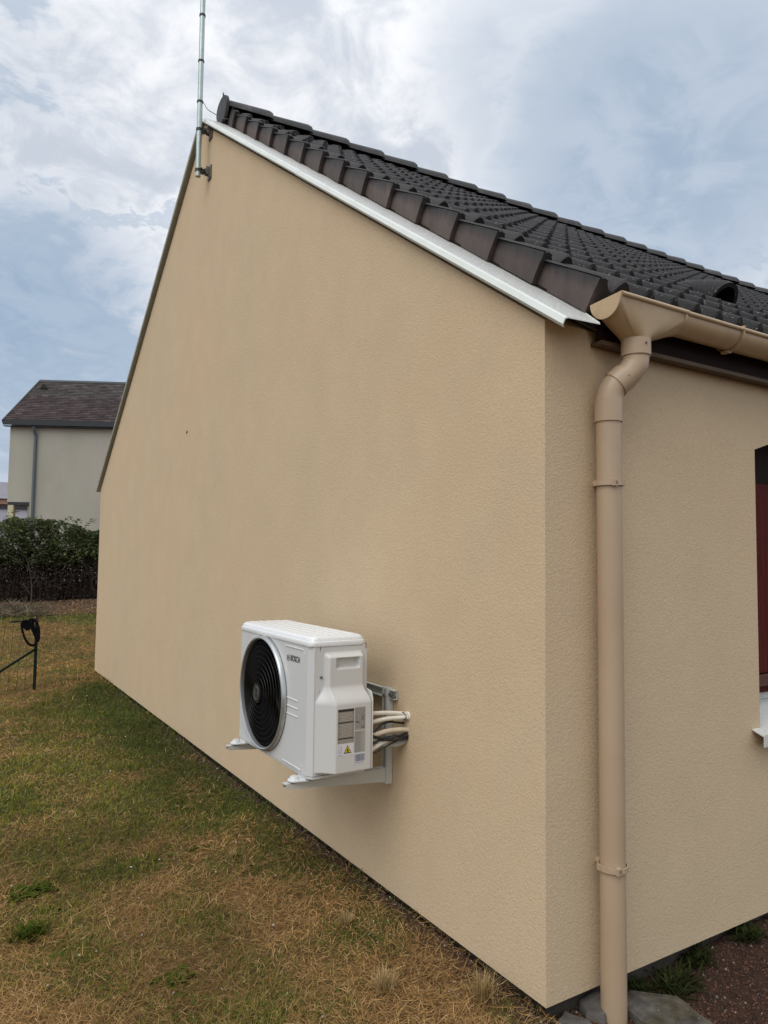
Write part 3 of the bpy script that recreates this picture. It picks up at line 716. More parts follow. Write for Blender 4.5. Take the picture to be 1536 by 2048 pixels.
# tiny dark speck high on the gable
o = MB(); o.prism([(-.0008, 4.605, 2.712), (-.0008, 4.618, 2.714), (-.0008, 4.608, 2.733), (-.0008, 4.590, 2.735)], (-.006, 0, 0))
o = o.build('wall_speck', M['dark'], None, bevel=.002); tag(o, 'tiny dark triangular speck high on the beige gable wall', 'wall_speck')

# ------------------------------------------------------------------ wall bracket and heat pump
def bracket():
    t = empty('wall_mounting_bracket', (0, 1.05, .5)); tag(t, 'grey white steel wall bracket under the heat pump', 'bracket')
    L0 = Vector((0, 1.05, .5))
    def bld(mb, *a, **k):
        mb.v = [tuple(Vector(v)-L0) for v in mb.v]; return mb.build(*a, parent=t, **k)
    for yc in (1.058, 1.80):
        u = MB().box((-.010, yc-.026, .512), (-.003, yc+.026, .965)).box((-.034, yc-.026, .512), (-.010, yc-.020, .965)).box((-.034, yc+.014, .512), (-.010, yc+.020, .965)).box((-.036, yc-.026, .512), (-.034, yc-.010, .965)).box((-.036, yc+.004, .512), (-.034, yc+.020, .965))
        bld(u, 'upright', M['bracket'])
        a = MB(); y0, y1 = yc-.018, yc+.018
        a.prism([(-.035, y0, .520), (-.035, y0, .583), (-.555, y0, .583), (-.555, y0, .566)], (0, .003, 0))
        a.prism([(-.035, y1-.003, .520), (-.035, y1-.003, .583), (-.555, y1-.003, .583), (-.555, y1-.003, .566)], (0, .003, 0))
        a.box((-.560, y0, .5835), (-.035, y1, .587)); bld(a, 'arm', M['bracket'])
        for z in (.545, .93):
            bld(MB().sweep([(-.037, yc-.006, z), (-.048, yc-.006, z)], .008, 6), 'bolt', M['steel'])
    r_ = MB().box((-.008, .99, .915), (-.004, 1.92, .960)).box((-.026, .99, .915), (-.008, 1.92, .919)).box((-.026, .99, .956), (-.008, 1.92, .960)); bld(r_, 'rail', M['bracket'])
    for y in (.985, ): bld(MB().sweep([(-.002, y+.015, .928), (-.03, y+.015, .928)], .006, 8).sweep([(-.02, y+.03, .938), (-.034, y+.03, .938)], .010, 6), 'bolt', M['steel'])
bracket()

HPX0, HPX1, HY0, HY1, HZ0, HZ1 = -.475, -.188, .980, 1.858, .606, 1.198
def heat_pump():
    t = empty('heat_pump', (-.33, 1.42, .59)); tag(t, 'white outdoor heat pump unit with black round fan grille hung on the gable wall', 'heat pump')
    L0 = Vector((-.33, 1.42, .59))
    def bld(mb, name, m, par=None, **k):
        mb.v = [tuple(Vector(v)-L0) for v in mb.v]; return mb.build(name, m, par or t, **k)
    def plan(x0, x1, y0, y1, ch, chx=None):  # plan outline, front-near corner chamfered
        return [(x0, y0+ch), (x0+(chx or ch), y0), (x1, y0), (x1, y1), (x0+.02, y1), (x0, y1-.02)]
    # inner core shows only in the seams
    core = MB(); core.prism([(x, y, HZ0+.012) for x, y in plan(-.4215, HPX1+.004, HY0+.004, HY1-.004, .002)], (0, 0, HZ1-HZ0-.015)); bld(core, 'inner_frame', M['seam'])
    # front panel with the round fan opening
    fc = Vector((0, 1.508, .908)); FR = .268; x0 = HPX0; z0, z1 = HZ0+.014, HZ1-.004; y0, y1 = HY0+.030, HY1-.018
    n = 96; mb = MB(); rim = []; out = []
    for k in range(n):
        a = 2*math.pi*k/n; c, s = math.cos(a), math.sin(a)
        rim.append((x0, fc.y+FR*c, fc.z+FR*s))
        tt = min([v for v in ((y1-fc.y)/c if c > 1e-6 else 9, (y0-fc.y)/c if c < -1e-6 else 9, (z1-fc.z)/s if s > 1e-6 else 9, (z0-fc.z)/s if s < -1e-6 else 9)])
        out.append((x0, fc.y+tt*c, fc.z+tt*s))
    
    mb.add(rim+out, [(i, (i+1) % n, n+(i+1) % n, n+i) for i in range(n)])
    cor = [(x0, y0, z0), (x0, y1, z0), (x0, y1, z1), (x0, y0, z1)]
    for cx_, q in ((cor[0], None),):
        pass
    for p in cor:       # little corner triangles the radial fan leaves open
        idx = sorted(range(n), key=lambda k: (Vector(out[k])-Vector(p)).length)[:2]
        mb.add([p, out[idx[0]], out[idx[1]]], [(0, 1, 2)])
    xe = -.428
    mb.add([(x0, y0, z0), (x0+.020, HY0, z0), (x0+.020, HY0, z1), (x0, y0, z1)], [(0, 1, 2, 3)])
    mb.add([(x0+.020, HY0, z0), (xe, HY0, z0), (xe, HY0, z1), (x0+.020, HY0, z1)], [(0, 1, 2, 3)])
    mb.add([(x0, y1, z0), (x0+.018, HY1, z0), (x0+.018, HY1, z1), (x0, y1, z1)], [(0, 1, 2, 3)])
    mb.add([(x0+.018, HY1, z0), (xe, HY1, z0), (xe, HY1, z1), (x0+.018, HY1, z1)], [(0, 1, 2, 3)])
    mb.add([(x0, y0, z0), (x0, y1, z0), (x0+.018, HY1, z0), (xe, HY1, z0), (xe, HY0, z0), (x0+.02, HY0, z0)], [(0, 1, 2, 3, 4, 5)])
    fp = bld(mb, 'front_panel', M['white'], smooth=50)
    # side and rear casing
    sb = MB(); sb.prism([(x, y, HZ0+.014) for x, y in [(-.4245, HY0), (HPX1, HY0), (HPX1, HY1), (-.4245, HY1)]], (0, 0, HZ1-HZ0-.018)); bld(sb, 'casing', M['white'], bevel=.006)
    # the stepped seam strip next to the corner and base tray
    bld(MB().box((-.4275, HY0-.0012, .632), (-.4262, HY0-.0004, 1.0)).box((-.4275, HY0-.0012, .632), (-.418, HY0-.0004, .634)), 'seam', M['seam'])
    bld(MB().box((-.420, HY0-.0030, .628), (-.408, HY0+.001, 1.0)), 'seam_strip', M['white'], bevel=.002)
    base = MB(); base.prism([(x, y, HZ0) for x, y in plan(HPX0+.004, HPX1+.002, HY0+.002, HY1-.002, .024, .018)], (0, 0, .0115)); bld(base, 'base_tray', M['white'], bevel=.002)
    # lid: skirt, rounded shoulder and raised ribs
    lid = MB(); rings = []
    for off, z in ((.004, HZ1-.006), (.006, HZ1+.004), (.003, HZ1+.014), (-.001, HZ1+.016), (-.004, HZ1+.028), (-.012, HZ1+.036), (-.022, HZ1+.039)):
        a, b, c, d = HPX0-off, HPX1+off, HY0-off, HY1+off; rr = .035; pts = []
        for (cx_, cy_, a0) in ((a+rr, c+rr, 180), (b-rr, c+rr, 270), (b-rr, d-rr, 0), (a+rr, d-rr, 90)):
            for k in range(7): an = R(a0+15*k); pts.append((cx_+rr*math.cos(an), cy_+rr*math.sin(an), z))
        rings.append(pts)
    m_ = len(rings[0]); lid.add([p for q in rings for p in q], [(j*m_+i, j*m_+(i+1) % m_, (j+1)*m_+(i+1) % m_, (j+1)*m_+i) for j in range(len(rings)-1) for i in range(m_)]+[tuple(range((len(rings)-1)*m_, len(rings)*m_)), tuple(range(m_))[::-1]])
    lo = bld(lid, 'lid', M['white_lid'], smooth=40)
    for k in range(5):
        xc = HPX0+.052+k*.047
        rb = MB(); y_a, y_b = HY0+.05, HY1-.05
        rb.prism([(xc-.014, y_a, HZ1+.0385), (xc+.014, y_a, HZ1+.0385), (xc+.008, y_a+.006, HZ1+.0418), (xc-.008, y_a+.006, HZ1+.0418)], (0, y_b-y_a, 0)); bld(rb, 'lid_rib', M['white_lid'], lo and None, bevel=.002)
    # fan: silver ring, black guard of concentric rings and swept vanes, hub and blades behind
    def circ(r, x, n=96): return [(x, fc.y+r*math.cos(2*math.pi*k/n), fc.z+r*math.sin(2*math.pi*k/n)) for k in range(n)]
    rg = MB(); prof = [(.284, HPX0-.0005), (.283, HPX0-.016), (.279, HPX0-.024), (.273, HPX0-.026), (.2675, HPX0-.022), (.265, HPX0-.004)]
    V = [p for r_, x in prof for p in circ(r_, x)]; n_ = 96
    rg.add(V, [(j*n_+i, j*n_+(i+1) % n_, (j+1)*n_+(i+1) % n_, (j+1)*n_+i) for j in range(len(prof)-1) for i in range(n_)]); fr = bld(rg, 'fan_ring', M['silver'], smooth=40)
    bld(MB().sweep(circ(.285, HPX0-.002), .0016, 6, closed=True), 'ring_gasket', M['seam'], smooth=60)
    # plate bulge behind the ring
    def dome(r_): return HPX0-.006-.026*(1-(r_/.265)**2)
    well = MB(); P = circ(.266, HPX0-.004)+circ(.266, -.4262); well.add(P, [(i, (i+1) % 96, 96+(i+1) % 96, 96+i) for i in range(96)]+[tuple(range(96, 192))]); bld(well, 'fan_well', M['black'], smooth=50)
    gd = MB()
    for k, r_ in enumerate((.252, .228, .203, .178, .152, .126, .100, .075)): gd.sweep(circ(r_, dome(r_)-.001, 80), .0013, 5, closed=True)
    bld(gd, 'guard_rings', M['black_vane'], smooth=60)
    vn_ = MB(); nb = 132
    for k in range(nb):
        a0 = 2*math.pi*k/nb; pts = []
        for j in range(7):
            r_ = .052+(.264-.052)*j/6; a = a0+.55*max(0., 1-r_/.264)**1.2; pts.append((dome(r_), fc.y+r_*math.cos(a), fc.z+r_*math.sin(a)))
        vs = []
        for p in pts: vs += [p, (p[0]+.010, p[1], p[2])]
        vn_.add(vs, [(2*j, 2*j+2, 2*j+3, 2*j+1) for j in range(6)])
    gv = bld(vn_, 'guard_vanes', M['black_vane']); 
    bl = MB()
    for k in range(3):
        a0 = 2*math.pi*k/3+.4; vs = []
        for j in range(7):
            r_ = .06+.19*j/6
            for q in (0, 1): a = a0+q*(.55+.5*j/6)+.35*j/6; vs.append((-.440-.020*q-.002, fc.y+r_*math.cos(a), fc.z+r_*math.sin(a)))
        bl.add(vs, [(2*j, 2*j+1, 2*j+3, 2*j+2) for j in range(6)])
    bld(bl, 'fan_blades', M['black'])
    hx = dome(0)-.008
    hb = MB(); hb.sweep([(hx+.012, fc.y, fc.z), (hx, fc.y, fc.z)], .050, 40); hub = bld(hb, 'hub', M['black'], smooth=40)
    em = MB(); em.sweep([(hx-.0005, fc.y+.034*math.cos(2*math.pi*k/40), fc.z+.034*math.sin(2*math.pi*k/40)) for k in range(40)], .0035, 6, closed=True)
    em.sweep([(hx+.001, fc.y, fc.z), (hx-.0022, fc.y, fc.z)], .030, 32)
    bld(em, 'hub_emblem', M['grey_emb'], smooth=50)
    an = MB()   # the armature inside the ring
    xx = hx-.0035
    an.box((xx, fc.y-.012, fc.z+.006), (xx+.001, fc.y+.012, fc.z+.021)).box((xx, fc.y-.012, fc.z-.021), (xx+.001, fc.y+.012, fc.z-.006)).box((xx, fc.y-.004, fc.z-.006), (xx+.001, fc.y+.004, fc.z+.006))
    bld(an, 'hub_emblem', M['ink'])
    # small front emblem and lettering
    lc = Vector((HPX0-.0012, 1.217, 1.117)); lg = MB()
    lg.sweep([(lc.x, lc.y+.0135*math.cos(2*math.pi*k/32), lc.z+.0135*math.sin(2*math.pi*k/32)) for k in range(32)], .0009, 5, closed=True)
    for s in (-1, 1):
        lg.sweep(spline([(lc.x, lc.y+s*.0065, lc.z+.0085), (lc.x, lc.y+s*.004, lc.z), (lc.x, lc.y+s*.0065, lc.z-.0085)], 5), .0009, 5)
    lg.box((lc.x-.0003, lc.y-.0045, lc.z-.0012), (lc.x+.0006, lc.y+.0045, lc.z+.0012)); bld(lg, 'front_emblem', M['ink'])
    cu = bpy.data.curves.new('lettering', 'FONT'); cu.body = 'BOSCH'; cu.size = .038; cu.extrude = .0003; cu.align_x = 'CENTER'; cu.align_y = 'CENTER'; cu.offset = .0005
    tmp = bpy.data.objects.new('tmp_lettering', cu); COL.objects.link(tmp); bpy.context.view_layer.update()
    me = bpy.data.meshes.new_from_object(tmp.evaluated_get(bpy.context.evaluated_depsgraph_get())); bpy.data.objects.remove(tmp)
    me.materials.clear(); me.materials.append(M['ink']); lt = bpy.data.objects.new('lettering', me); COL.objects.link(lt); lt.parent = t
    lt.matrix_basis = Matrix.Translation(Vector((HPX0-.0012, 1.140, 1.119))-L0)@Matrix(((0, 0, -1), (-1, 0, 0), (0, 1, 0))).to_4x4()@Matrix.Diagonal((.84, 1, 1, 1))
    # pressed marks on the front
    for zc in (.932, .896, .860):
        lv = MB(); lv.prism([(HPX0+.0005, 1.235, zc-.0045), (HPX0-.0028, 1.235, zc-.003), (HPX0-.0028, 1.235, zc+.001), (HPX0+.0005, 1.235, zc+.0045)], (0, -.13, 0)); bld(lv, 'pressed_louvre', M['white'], bevel=.0012)
    for (ya, yb, za, zb, dz) in ((1.25, 1.045, 1.171, 1.150, 1), (1.26, 1.055, .632, .655, -1)):
        tr = MB(); tr.sweep(spline([(HPX0+.001, ya, za), (HPX0+.001, yb+.02, za), (HPX0+.001, yb+.004, za-.004*dz), (HPX0+.001, yb, zb)], 5), .0042, 8); bld(tr, 'pressed_trim', M['white'], smooth=60)
    # near side plastic cover as a height field
    nu, nv = 70, 150; X0c, X1c, Z0c, Z1c = -.452, -.184, .622, 1.172
    def ss(x, a, b): t_ = min(max((x-a)/(b-a), 0), 1); return t_*t_*(3-2*t_)
    def cov(u, v):
        x = X0c+(X1c-X0c)*u; z = Z0c+(Z1c-Z0c)*v; low = 1-ss(z, .935, 1.018)
        D = .032+.042*low
        l0 = -.408*(1-low)+-.449*low; l1 = -.392*(1-low)+-.380*low; r1 = -.222*(1-low)+-.200*low; r0 = r1+.012
        e_ = ss(x, l0, l1) if low < .02 else min(max((x-l0)/(l1-l0), 0), 1)**1.0*low+ss(x, l0, l1)*(1-low)
        e_ *= 1-ss(x, r1, r0); e_ *= 1-ss(z, 1.142, 1.165); e_ *= ss(z, .626, .640)
        hp = ss(x, -.362, -.350)*(1-ss(x, -.248, -.238))*ss(z, 1.090, 1.102)*(1-ss(z, 1.132, 1.141))
        return (x, HY0-.001-D*e_+hp*.027, z)
    cv = MB(); cv.grid(cov, nu, nv); cvo = bld(cv, 'side_cover', M['white_plastic'], smooth=75)
    # a thin upright flange at the rear edge of the cover
    bld(MB().prism([(-.196, HY0-.076, .640), (-.196, HY0-.076, .955), (-.196, HY0-.060, .985), (-.196, HY0-.001, .995), (-.196, HY0-.001, .630)], (.006, 0, 0)), 'cover_flange', M['white_plastic'], bevel=.002)
    for x, z in ((-.4215, 1.055), (-.4265, .641)):
        bld(MB().sweep([(x, HY0-.001, z), (x, HY0-.006, z)], .0065, 12), 'screw', M['steel'], bevel=.0015)
    # feet bolted to the bracket arms
    for yc in (1.058, 1.80):
        f = MB(); pts = []
        for k in range(13):
            a = R(90+180*k/12); pts.append((-.508+.030*math.cos(a), yc+.032*math.sin(a), .590))
        pts += [(-.455, yc-.045, .590), (-.455, yc+.045, .590)]; f.prism(pts, (0, 0, .010)); foot = bld(f, 'foot', M['white'], bevel=.003)
        r2 = MB(); r2.sweep([(-.508, yc, .600), (-.508, yc, .612)], [.024, .017], 20); r2.sweep([(-.508, yc, .611), (-.508, yc, .616)], .007, 6); bld(r2, 'foot', M['white'], smooth=40)
        bld(MB().box((-.470, yc-.04, .598), (-.20, yc+.04, .6055)), 'foot', M['white'])
        bld(MB().box((-.530, yc-.022, .5872), (-.485, yc+.022, .5899)), 'rubber_pad', M['ink'])
    # printed labels on the lower cover (face plane y = HY0 - .075)
    yp = HY0-.0752
    def card(x0_, x1_, z0_, z1_, m, name='label_sheet', lift=0.0): return bld(MB().box((x0_, yp-.0006-lift, z0_), (x1_, yp-.0001-lift, z1_)), name, m)
    rr = random.Random(3)
    card(-.372, -.2900, .770, .920, M['label_tan']); card(-.2865, -.232, .820, .922, M['label_grey']); card(-.2870, -.232, .722, .816, M['label_grey']); card(-.289, -.231, .672, .718, M['label_white']); card(-.374, -.291, .715, .766, M['label_white'])
    blk = MB()
    for z0_, z1_ in ((.908, .918), (.858, .863), (.788, .793)): blk.box((-.371, yp-.0010, z0_), (-.291, yp-.0006, z1_))
    bld(blk, 'label_print', M['ink'])
    ln = MB()
    for z0_, z1_, k in ((.866, .904, 6), (.797, .853, 9), (.772, .785, 2)):
        for i in range(k):
            zz = z1_-(i+.5)*(z1_-z0_)/k; x = -.362+rr.random()*.01
            while x < -.302: w = .006+rr.random()*.022; ln.box((x, yp-.0009, zz-.0009), (min(x+w, -.298), yp-.0006, zz+.0009)); x += w+.003
    for i in range(14):
        zz = .812-i*.0063; ln.box((-.250+rr.random()*.009, yp-.0009, zz-.0012), (-.234, yp-.0006, zz+.0012))
    bld(ln, 'label_print', M['label_line'])
    dk = MB()
    for i in range(16):
        zz = .915-i*.0056; x = -.284+rr.random()*.006
        while x < -.236: w = .003+rr.random()*.013; dk.box((x, yp-.0009, zz-.0008), (min(x+w, -.234), yp-.0006, zz+.0008)); x += w+.004
    dk.box((-.281, yp-.0010, .853), (-.262, yp-.0006, .858)).box((-.276, yp-.0010, .858), (-.273, yp-.0006, .868)).box((-.249, yp-.001, .866), (-.237, yp-.0006, .869)).box((-.249, yp-.001, .878), (-.237, yp-.0006, .881)).box((-.249, yp-.001, .868), (-.246, yp-.0006, .879)).box((-.252, yp-.001, .828), (-.235, yp-.0006, .834))
    for i in range(15):
        zz = .811-i*.0060; dk.box((-.284, yp-.00085, zz-.0005), (-.256, yp-.0006, zz+.0005))
    bld(dk, 'label_print', M['label_dark'])
    bc = MB(); x = -.285
    while x < -.235: w = rr.choice((.0008, .0014, .0022)); bc.box((x, yp-.0009, .682), (x+w, yp-.0006, .714)); x += w+rr.choice((.0008, .0013, .002))
    for k in range(12): bc.box((-.286+k*.0042, yp-.0009, .6755), (-.2835+k*.0042, yp-.0006, .6785))
    bld(bc, 'barcode', M['barcode'])
    # flammability warning triangle
    def tri(s, d, m, zc=.7395, xc=-.3215): return bld(MB().prism([(xc-s*.95, yp-.0006-d, zc-s*.72), (xc+s*.95, yp-.0006-d, zc-s*.72), (xc, yp-.0006-d, zc+s*1.0)], (0, -.0003, 0)), 'warning_sign', m)
    tri(.0215, 0, M['ink']); tri(.0165, .0004, M['yellow'])
    fl = MB().prism([(-.3262, yp-.0016, .7325), (-.3172, yp-.0016, .7325), (-.3165, yp-.0016, .7385), (-.3195, yp-.0016, .7405), (-.3215, yp-.0016, .7490), (-.3240, yp-.0016, .7415), (-.3272, yp-.0016, .7385)], (0, -.0003, 0)).box((-.3290, yp-.0018, .7290), (-.3140, yp-.0014, .7305)); bld(fl, 'warning_sign', M['ink'])
    vi = MB().box((-.367, yp-.001, .757), (-.352, yp-.0006, .7585)).box((-.367, yp-.001, .727), (-.352, yp-.0006, .7285)).box((-.367, yp-.001, .7285), (-.3655, yp-.0006, .757)).box((-.3535, yp-.001, .7285), (-.352, yp-.0006, .757)).box((-.364, yp-.001, .733), (-.355, yp-.0006, .7345)).box((-.364, yp-.001, .739), (-.355, yp-.0006, .7405)).box((-.364, yp-.001, .745), (-.355, yp-.0006, .7465)).box((-.369, yp-.001, .718), (-.349, yp-.0006, .7205)); bld(vi, 'label_print', M['violet'])
heat_pump()

# pipes and cables between the pump and the wall
def hose(name, pts, r, m, label, cat, group=None):
    P = [Vector(p) for p in pts]; P[-1] = P[-1]+Vector((.004, 0, 0)); P = [P[0]+Vector((-.02, .02, 0))]+P
    o = MB().sweep(spline(P, 6), r, 14).build(name, m, None, smooth=60); tag(o, label, cat, group); return o
hose('refrigerant_pipe', [(-.203, .949, .877), (-.189, .947, .876), (-.109, .938, .874), (-.018, .924, .864), (.0, .908, .860)], .0098, M['tube_white'], 'uppermost white lagged pipe, straight from the heat pump to the wall', 'pipe', 'pipes from the heat pump to the wall')
hose('refrigerant_pipe', [(-.203, .947, .830), (-.189, .946, .834), (-.109, .935, .846), (-.055, .922, .848), (.0, .900, .849)], .0098, M['tube_white'], 'second white lagged pipe, rising to meet the topmost pipe at the wall', 'pipe', 'pipes from the heat pump to the wall')
hose('refrigerant_pipe', [(-.182, .944, .772), (-.167, .938, .777), (-.127, .930, .787), (-.091, .926, .792), (-.036, .916, .793), (.0, .908, .789)], .0115, M['tube_beige'], 'cream lagged pipe arching above the black cables', 'pipe', 'pipes from the heat pump to the wall')
hose('refrigerant_pipe', [(-.203, .944, .699), (-.189, .943, .706), (-.127, .937, .735), (-.087, .934, .746), (-.018, .935, .757), (0, .935, .757)], .0105, M['tube_white'], 'lowest white lagged pipe, rising steeply behind the black cables', 'pipe', 'pipes from the heat pump to the wall')
hose('drain_hose', [(-.203, .955, .765), (-.145, .950, .751), (-.109, .945, .730), (-.055, .938, .722), (-.018, .932, .727), (.0, .93, .735)], .0125, M['tube_grey'], 'grey hose sagging below the black cables', 'hose')
hose('power_cable', [(-.193, .935, .805), (-.182, .930, .784), (-.160, .926, .770), (-.087, .912, .752), (-.02, .903, .752), (.0, .902, .752)], .0062, M['cable'], 'thick black cable dipping from the heat pump to the wall', 'cable', 'black cables behind the heat pump')
hose('power_cable', [(-.196, .938, .686), (-.145, .930, .706), (-.091, .919, .731), (-.051, .908, .748), (.0, .900, .764)], .0036, M['cable'], 'thin black cable rising along the lowest white pipe', 'cable', 'black cables behind the heat pump')
hose('power_cable', [(-.190, .948, .770), (-.145, .945, .801), (-.127, .943, .818), (-.102, .941, .827), (-.067, .938, .829), (-.051, .937, .824), (.0, .935, .815)], .0048, M['cable'], 'black cable arching high between the white and cream pipes', 'cable', 'black cables behind the heat pump')
hose('power_cable', [(-.203, .950, .734), (-.182, .948, .735), (-.153, .944, .746), (-.120, .936, .757), (-.06, .918, .765), (-.02, .905, .763), (.0, .900, .765)], .0062, M['cable'], 'thick black cable running between hose and cream pipe', 'cable', 'black cables behind the heat pump')
hose('power_cable', [(-.12, .935, .748), (-.087, .920, .758), (-.05, .910, .768), (-.01, .905, .776), (.0, .905, .777)], .0042, M['cable'], 'short black cable just under the cream pipe at the wall', 'cable', 'black cables behind the heat pump')
o = MB().sweep([(-.022, .910+.024*math.cos(2*math.pi*k/20), .856+.0145*math.sin(2*math.pi*k/20)*1.1) for k in range(20)], .0022, 6, closed=True).build('cable_tie', M['cable'], None, smooth=60); tag(o, 'black cable tie round the two white pipes at the wall', 'cable tie')
o = MB().sweep([(.001, .904, .855), (-.006, .904, .855)], [.021, .017], 16).build('filler_patch', M['tube_white'], None, smooth=50); tag(o, 'white filler collar where the two white pipes enter the wall', 'filler')

# ------------------------------------------------------------------ mast on the gable
def mast():
    px, py = -.100, 4.160; t = empty('aerial_mast', (px, py, 4.93)); tag(t, 'tall galvanised aerial mast clamped to the gable below the ridge', 'mast'); L0 = Vector((px, py, 4.93))
    def bld(mb, name, m, **k): mb.v = [tuple(Vector(v)-L0) for v in mb.v]; return mb.build(name, m, t, **k)
    p = MB(); n = 18; p.sweep([(px, py, 4.92), (px, py, 7.9)], .0225, n, cap=False); p.sweep([(px, py, 4.925), (px, py, 7.9)], .019, n); bld(p, 'pole', M['galv'], smooth=50)
    for z in (5.60, 5.975, 6.40, 6.95): bld(MB().sweep([(px, py, z-.008), (px, py, z+.008)], .0275, 18), 'collar', M['collar'], smooth=50)
    for z in (4.975, 5.345):
        b = MB(); b.sweep([(px, py, z-.011), (px, py, z+.011)], .028, 18); b.box((px+.015, py-.028, z-.014), (-.040, py+.020, z+.014))
        b.sweep([(px+.02, py-.04, z+.012), (px+.02, py+.035, z+.012)], .006, 6).sweep([(px+.045, py-.045, z-.01), (px+.045, py+.03, z-.01)], .006, 6); bld(b, 'clamp', M['collar'], smooth=40)
        w = MB(); w.box((-.012, py-.075, z-.07), (-.001, py+.01, z+.05)).box((-.045, py-.055, z-.035), (-.012, py-.048, z+.035)).box((-.045, py-.012, z-.035), (-.012, py-.005, z+.035)).box((-.045, py-.055, z-.012), (-.040, py-.005, z+.012))
        w.sweep([(-.012, py-.065, z-.055), (-.024, py-.065, z-.055)], .010, 6); bld(w, 'wall_plate', M['rusty'], bevel=.002)
    bld(MB().sweep(spline([(px+.02, py-.02, 5.60), (-.050, py-.06, 5.52), (-.005, py-.10, 5.475), (.05, py-.08, 5.475), (.12, py-.04, 5.50), (.18, py+.02, 5.55)], 8), .0035, 6), 'aerial_cable', M['steel'], smooth=60)
mast()

# ------------------------------------------------------------------ stones and weeds at the corner
def stone(name, pts, z0, z1, m, label, tilt=0):
    mb = MB(); n = len(pts); c = Vector((sum(p[0] for p in pts)/n, sum(p[1] for p in pts)/n, 0)); rr = random.Random(len(label))
    # subdivide the outline and jitter it
    Q = []
    for i in range(n):
        a, b = Vector((*pts[i], 0)), Vector((*pts[(i+1) % n], 0))
        for k in range(4): q = a.lerp(b, k/4); Q.append(q+Vector((rr.uniform(-1, 1), rr.uniform(-1, 1), 0))*.004)
    rings = []
    for s, z in ((1.0, z0), (1.02, (z0*2+z1)/3), (1.0, z1-.008), (.93, z1), (.55, z1+.003)): rings.append([c+(q-c)*s+Vector((0, 0, z+tilt*((q-c).x)+rr.uniform(-.002, .002))) for q in Q])
    m_ = len(Q); mb.add([p for r_ in rings for p in r_], [(j*m_+i, j*m_+(i+1) % m_, (j+1)*m_+(i+1) % m_, (j+1)*m_+i) for j in range(len(rings)-1) for i in range(m_)]+[tuple(range((len(rings)-1)*m_, len(rings)*m_))])
    o = mb.build(name, m, None, smooth=35); tag(o, label, 'stone'); return o
stone('paving_stone', [(.045, .0), (.125, .035), (.165, -.045), (.13, -.20), (.0, -.16)], -.16, -.062, M['stone'], 'broken grey concrete slab piece right under the house corner')
stone('paving_stone', [(.205, .040), (.30, .035), (.285, -.010), (.215, -.085), (.175, -.03)], -.16, -.045, M['stone'], 'grey slab edge leaning against the wall left of the downpipe foot', .12)
stone('paving_stone', [(.335, -.025), (.43, -.010), (.56, -.13), (.52, -.35), (.36, -.33), (.325, -.16)], -.16, -.055, M['stone_moss'], 'mossy brown grey slab to the right of the downpipe foot')

def leaf(mb, base, az, ln, w, rise, droop):
    d = Vector((math.cos(az), math.sin(az), 0)); s = Vector((-math.sin(az), math.cos(az), 0)); P = []
    for k, ww in ((0, .15), (.3, .8), (.6, 1.), (.85, .6), (1., .0)): P.append((Vector(base)+d*ln*k+Vector((0, 0, rise*k-droop*k*k)), ww*w))
    vs = []
    for p, ww in P: vs += [p-s*ww+Vector((0, 0, ww*.35)), p, p+s*ww+Vector((0, 0, ww*.35))]
    mb.add(vs, [(3*j, 3*j+1, 3*j+4, 3*j+3) for j in range(4)]+[(3*j+1, 3*j+2, 3*j+5, 3*j+4) for j in range(4)])
def weed(x, y, rad, n, label, seed, up=.5, m='weed', cat='weed', name='weed_rosette'):
    rr = random.Random(seed); mb = MB(); n = int(n*(4 if up > 1 else 2.4))
    for k in range(n):
        a = rr.uniform(0, 6.28); d = rad*.85*rr.random()**.7
        bx, by = x+d*math.cos(a*3.7+k), y+.7*d*math.sin(a*3.7+k); l = rad*rr.uniform(.18, .50)*(1.5 if up > 1 else 1); leaf(mb, (bx, by, float(gz(bx, by))+.004), a, l, l*rr.uniform(.10, .26)*(.32 if up > 1 else 1), l*rr.uniform(.05, up), l*rr.uniform(0, .35))
    o = mb.build(name, M[m], None, smooth=60); tag(o, label, cat); return o
weed(-1.44, 2.10, .13, 60, 'broad low dark green weed clump on the lawn below the fence post', 1)
weed(-1.40, 1.84, .07, 26, 'small dark green weed clump just nearer than the broad one', 5)
weed(-1.50, 1.63, .10, 60, 'dark green grassy weed clump at the left picture edge', 2, up=1.1)
weed(-1.05, .98, .09, 46, 'green leafy weed clump in the dry grass at the very bottom', 3)
weed(-.62, 2.08, .07, 24, 'pale green weed clump on the lawn halfway to the gable wall', 4)
weed(.64, -.06, .11, 60, 'dark green grass tuft in the bare earth right of the downpipe', 6, up=1.02, m='weed_dark')
weed(.86, .00, .09, 80, 'green seedling clump in the bare earth along the front wall', 7, up=1.02, m='weed_dark')
weed(.50, .00, .06, 60, 'dark green tuft just behind the mossy slab against the plinth', 11, up=1.02, m='weed_dark')
weed(1.18, -.02, .09, 70, 'dark weed clump against the front wall under the window', 12, up=1.02, m='weed_dark')
def tuft(x, y, n, ln, label, seed):
    rr = random.Random(seed); mb = MB()
    for k in range(n):
        a = rr.uniform(0, 6.28); e_ = R(rr.uniform(35, 88)); l = ln*rr.uniform(.5, 1.1); bx, by = x+rr.gauss(0, ln*.12), y+rr.gauss(0, ln*.12); z = float(gz(bx, by)); w = .0013
        d = Vector((math.cos(a)*math.cos(e_), math.sin(a)*math.cos(e_), math.sin(e_))); s = Vector((-math.sin(a), math.cos(a), 0)); b = Vector((bx, by, z)); c = b+d*l*.55; t_ = c+(d+Vector((0, 0, -.35))).normalized()*l*.45
        mb.add([b-s*w, b+s*w, c+s*w, c-s*w, t_], [(0, 1, 2, 3), (3, 2, 4)])
    o = mb.build('straw_tuft', M['straw'], None); tag(o, label, 'grass tuft')
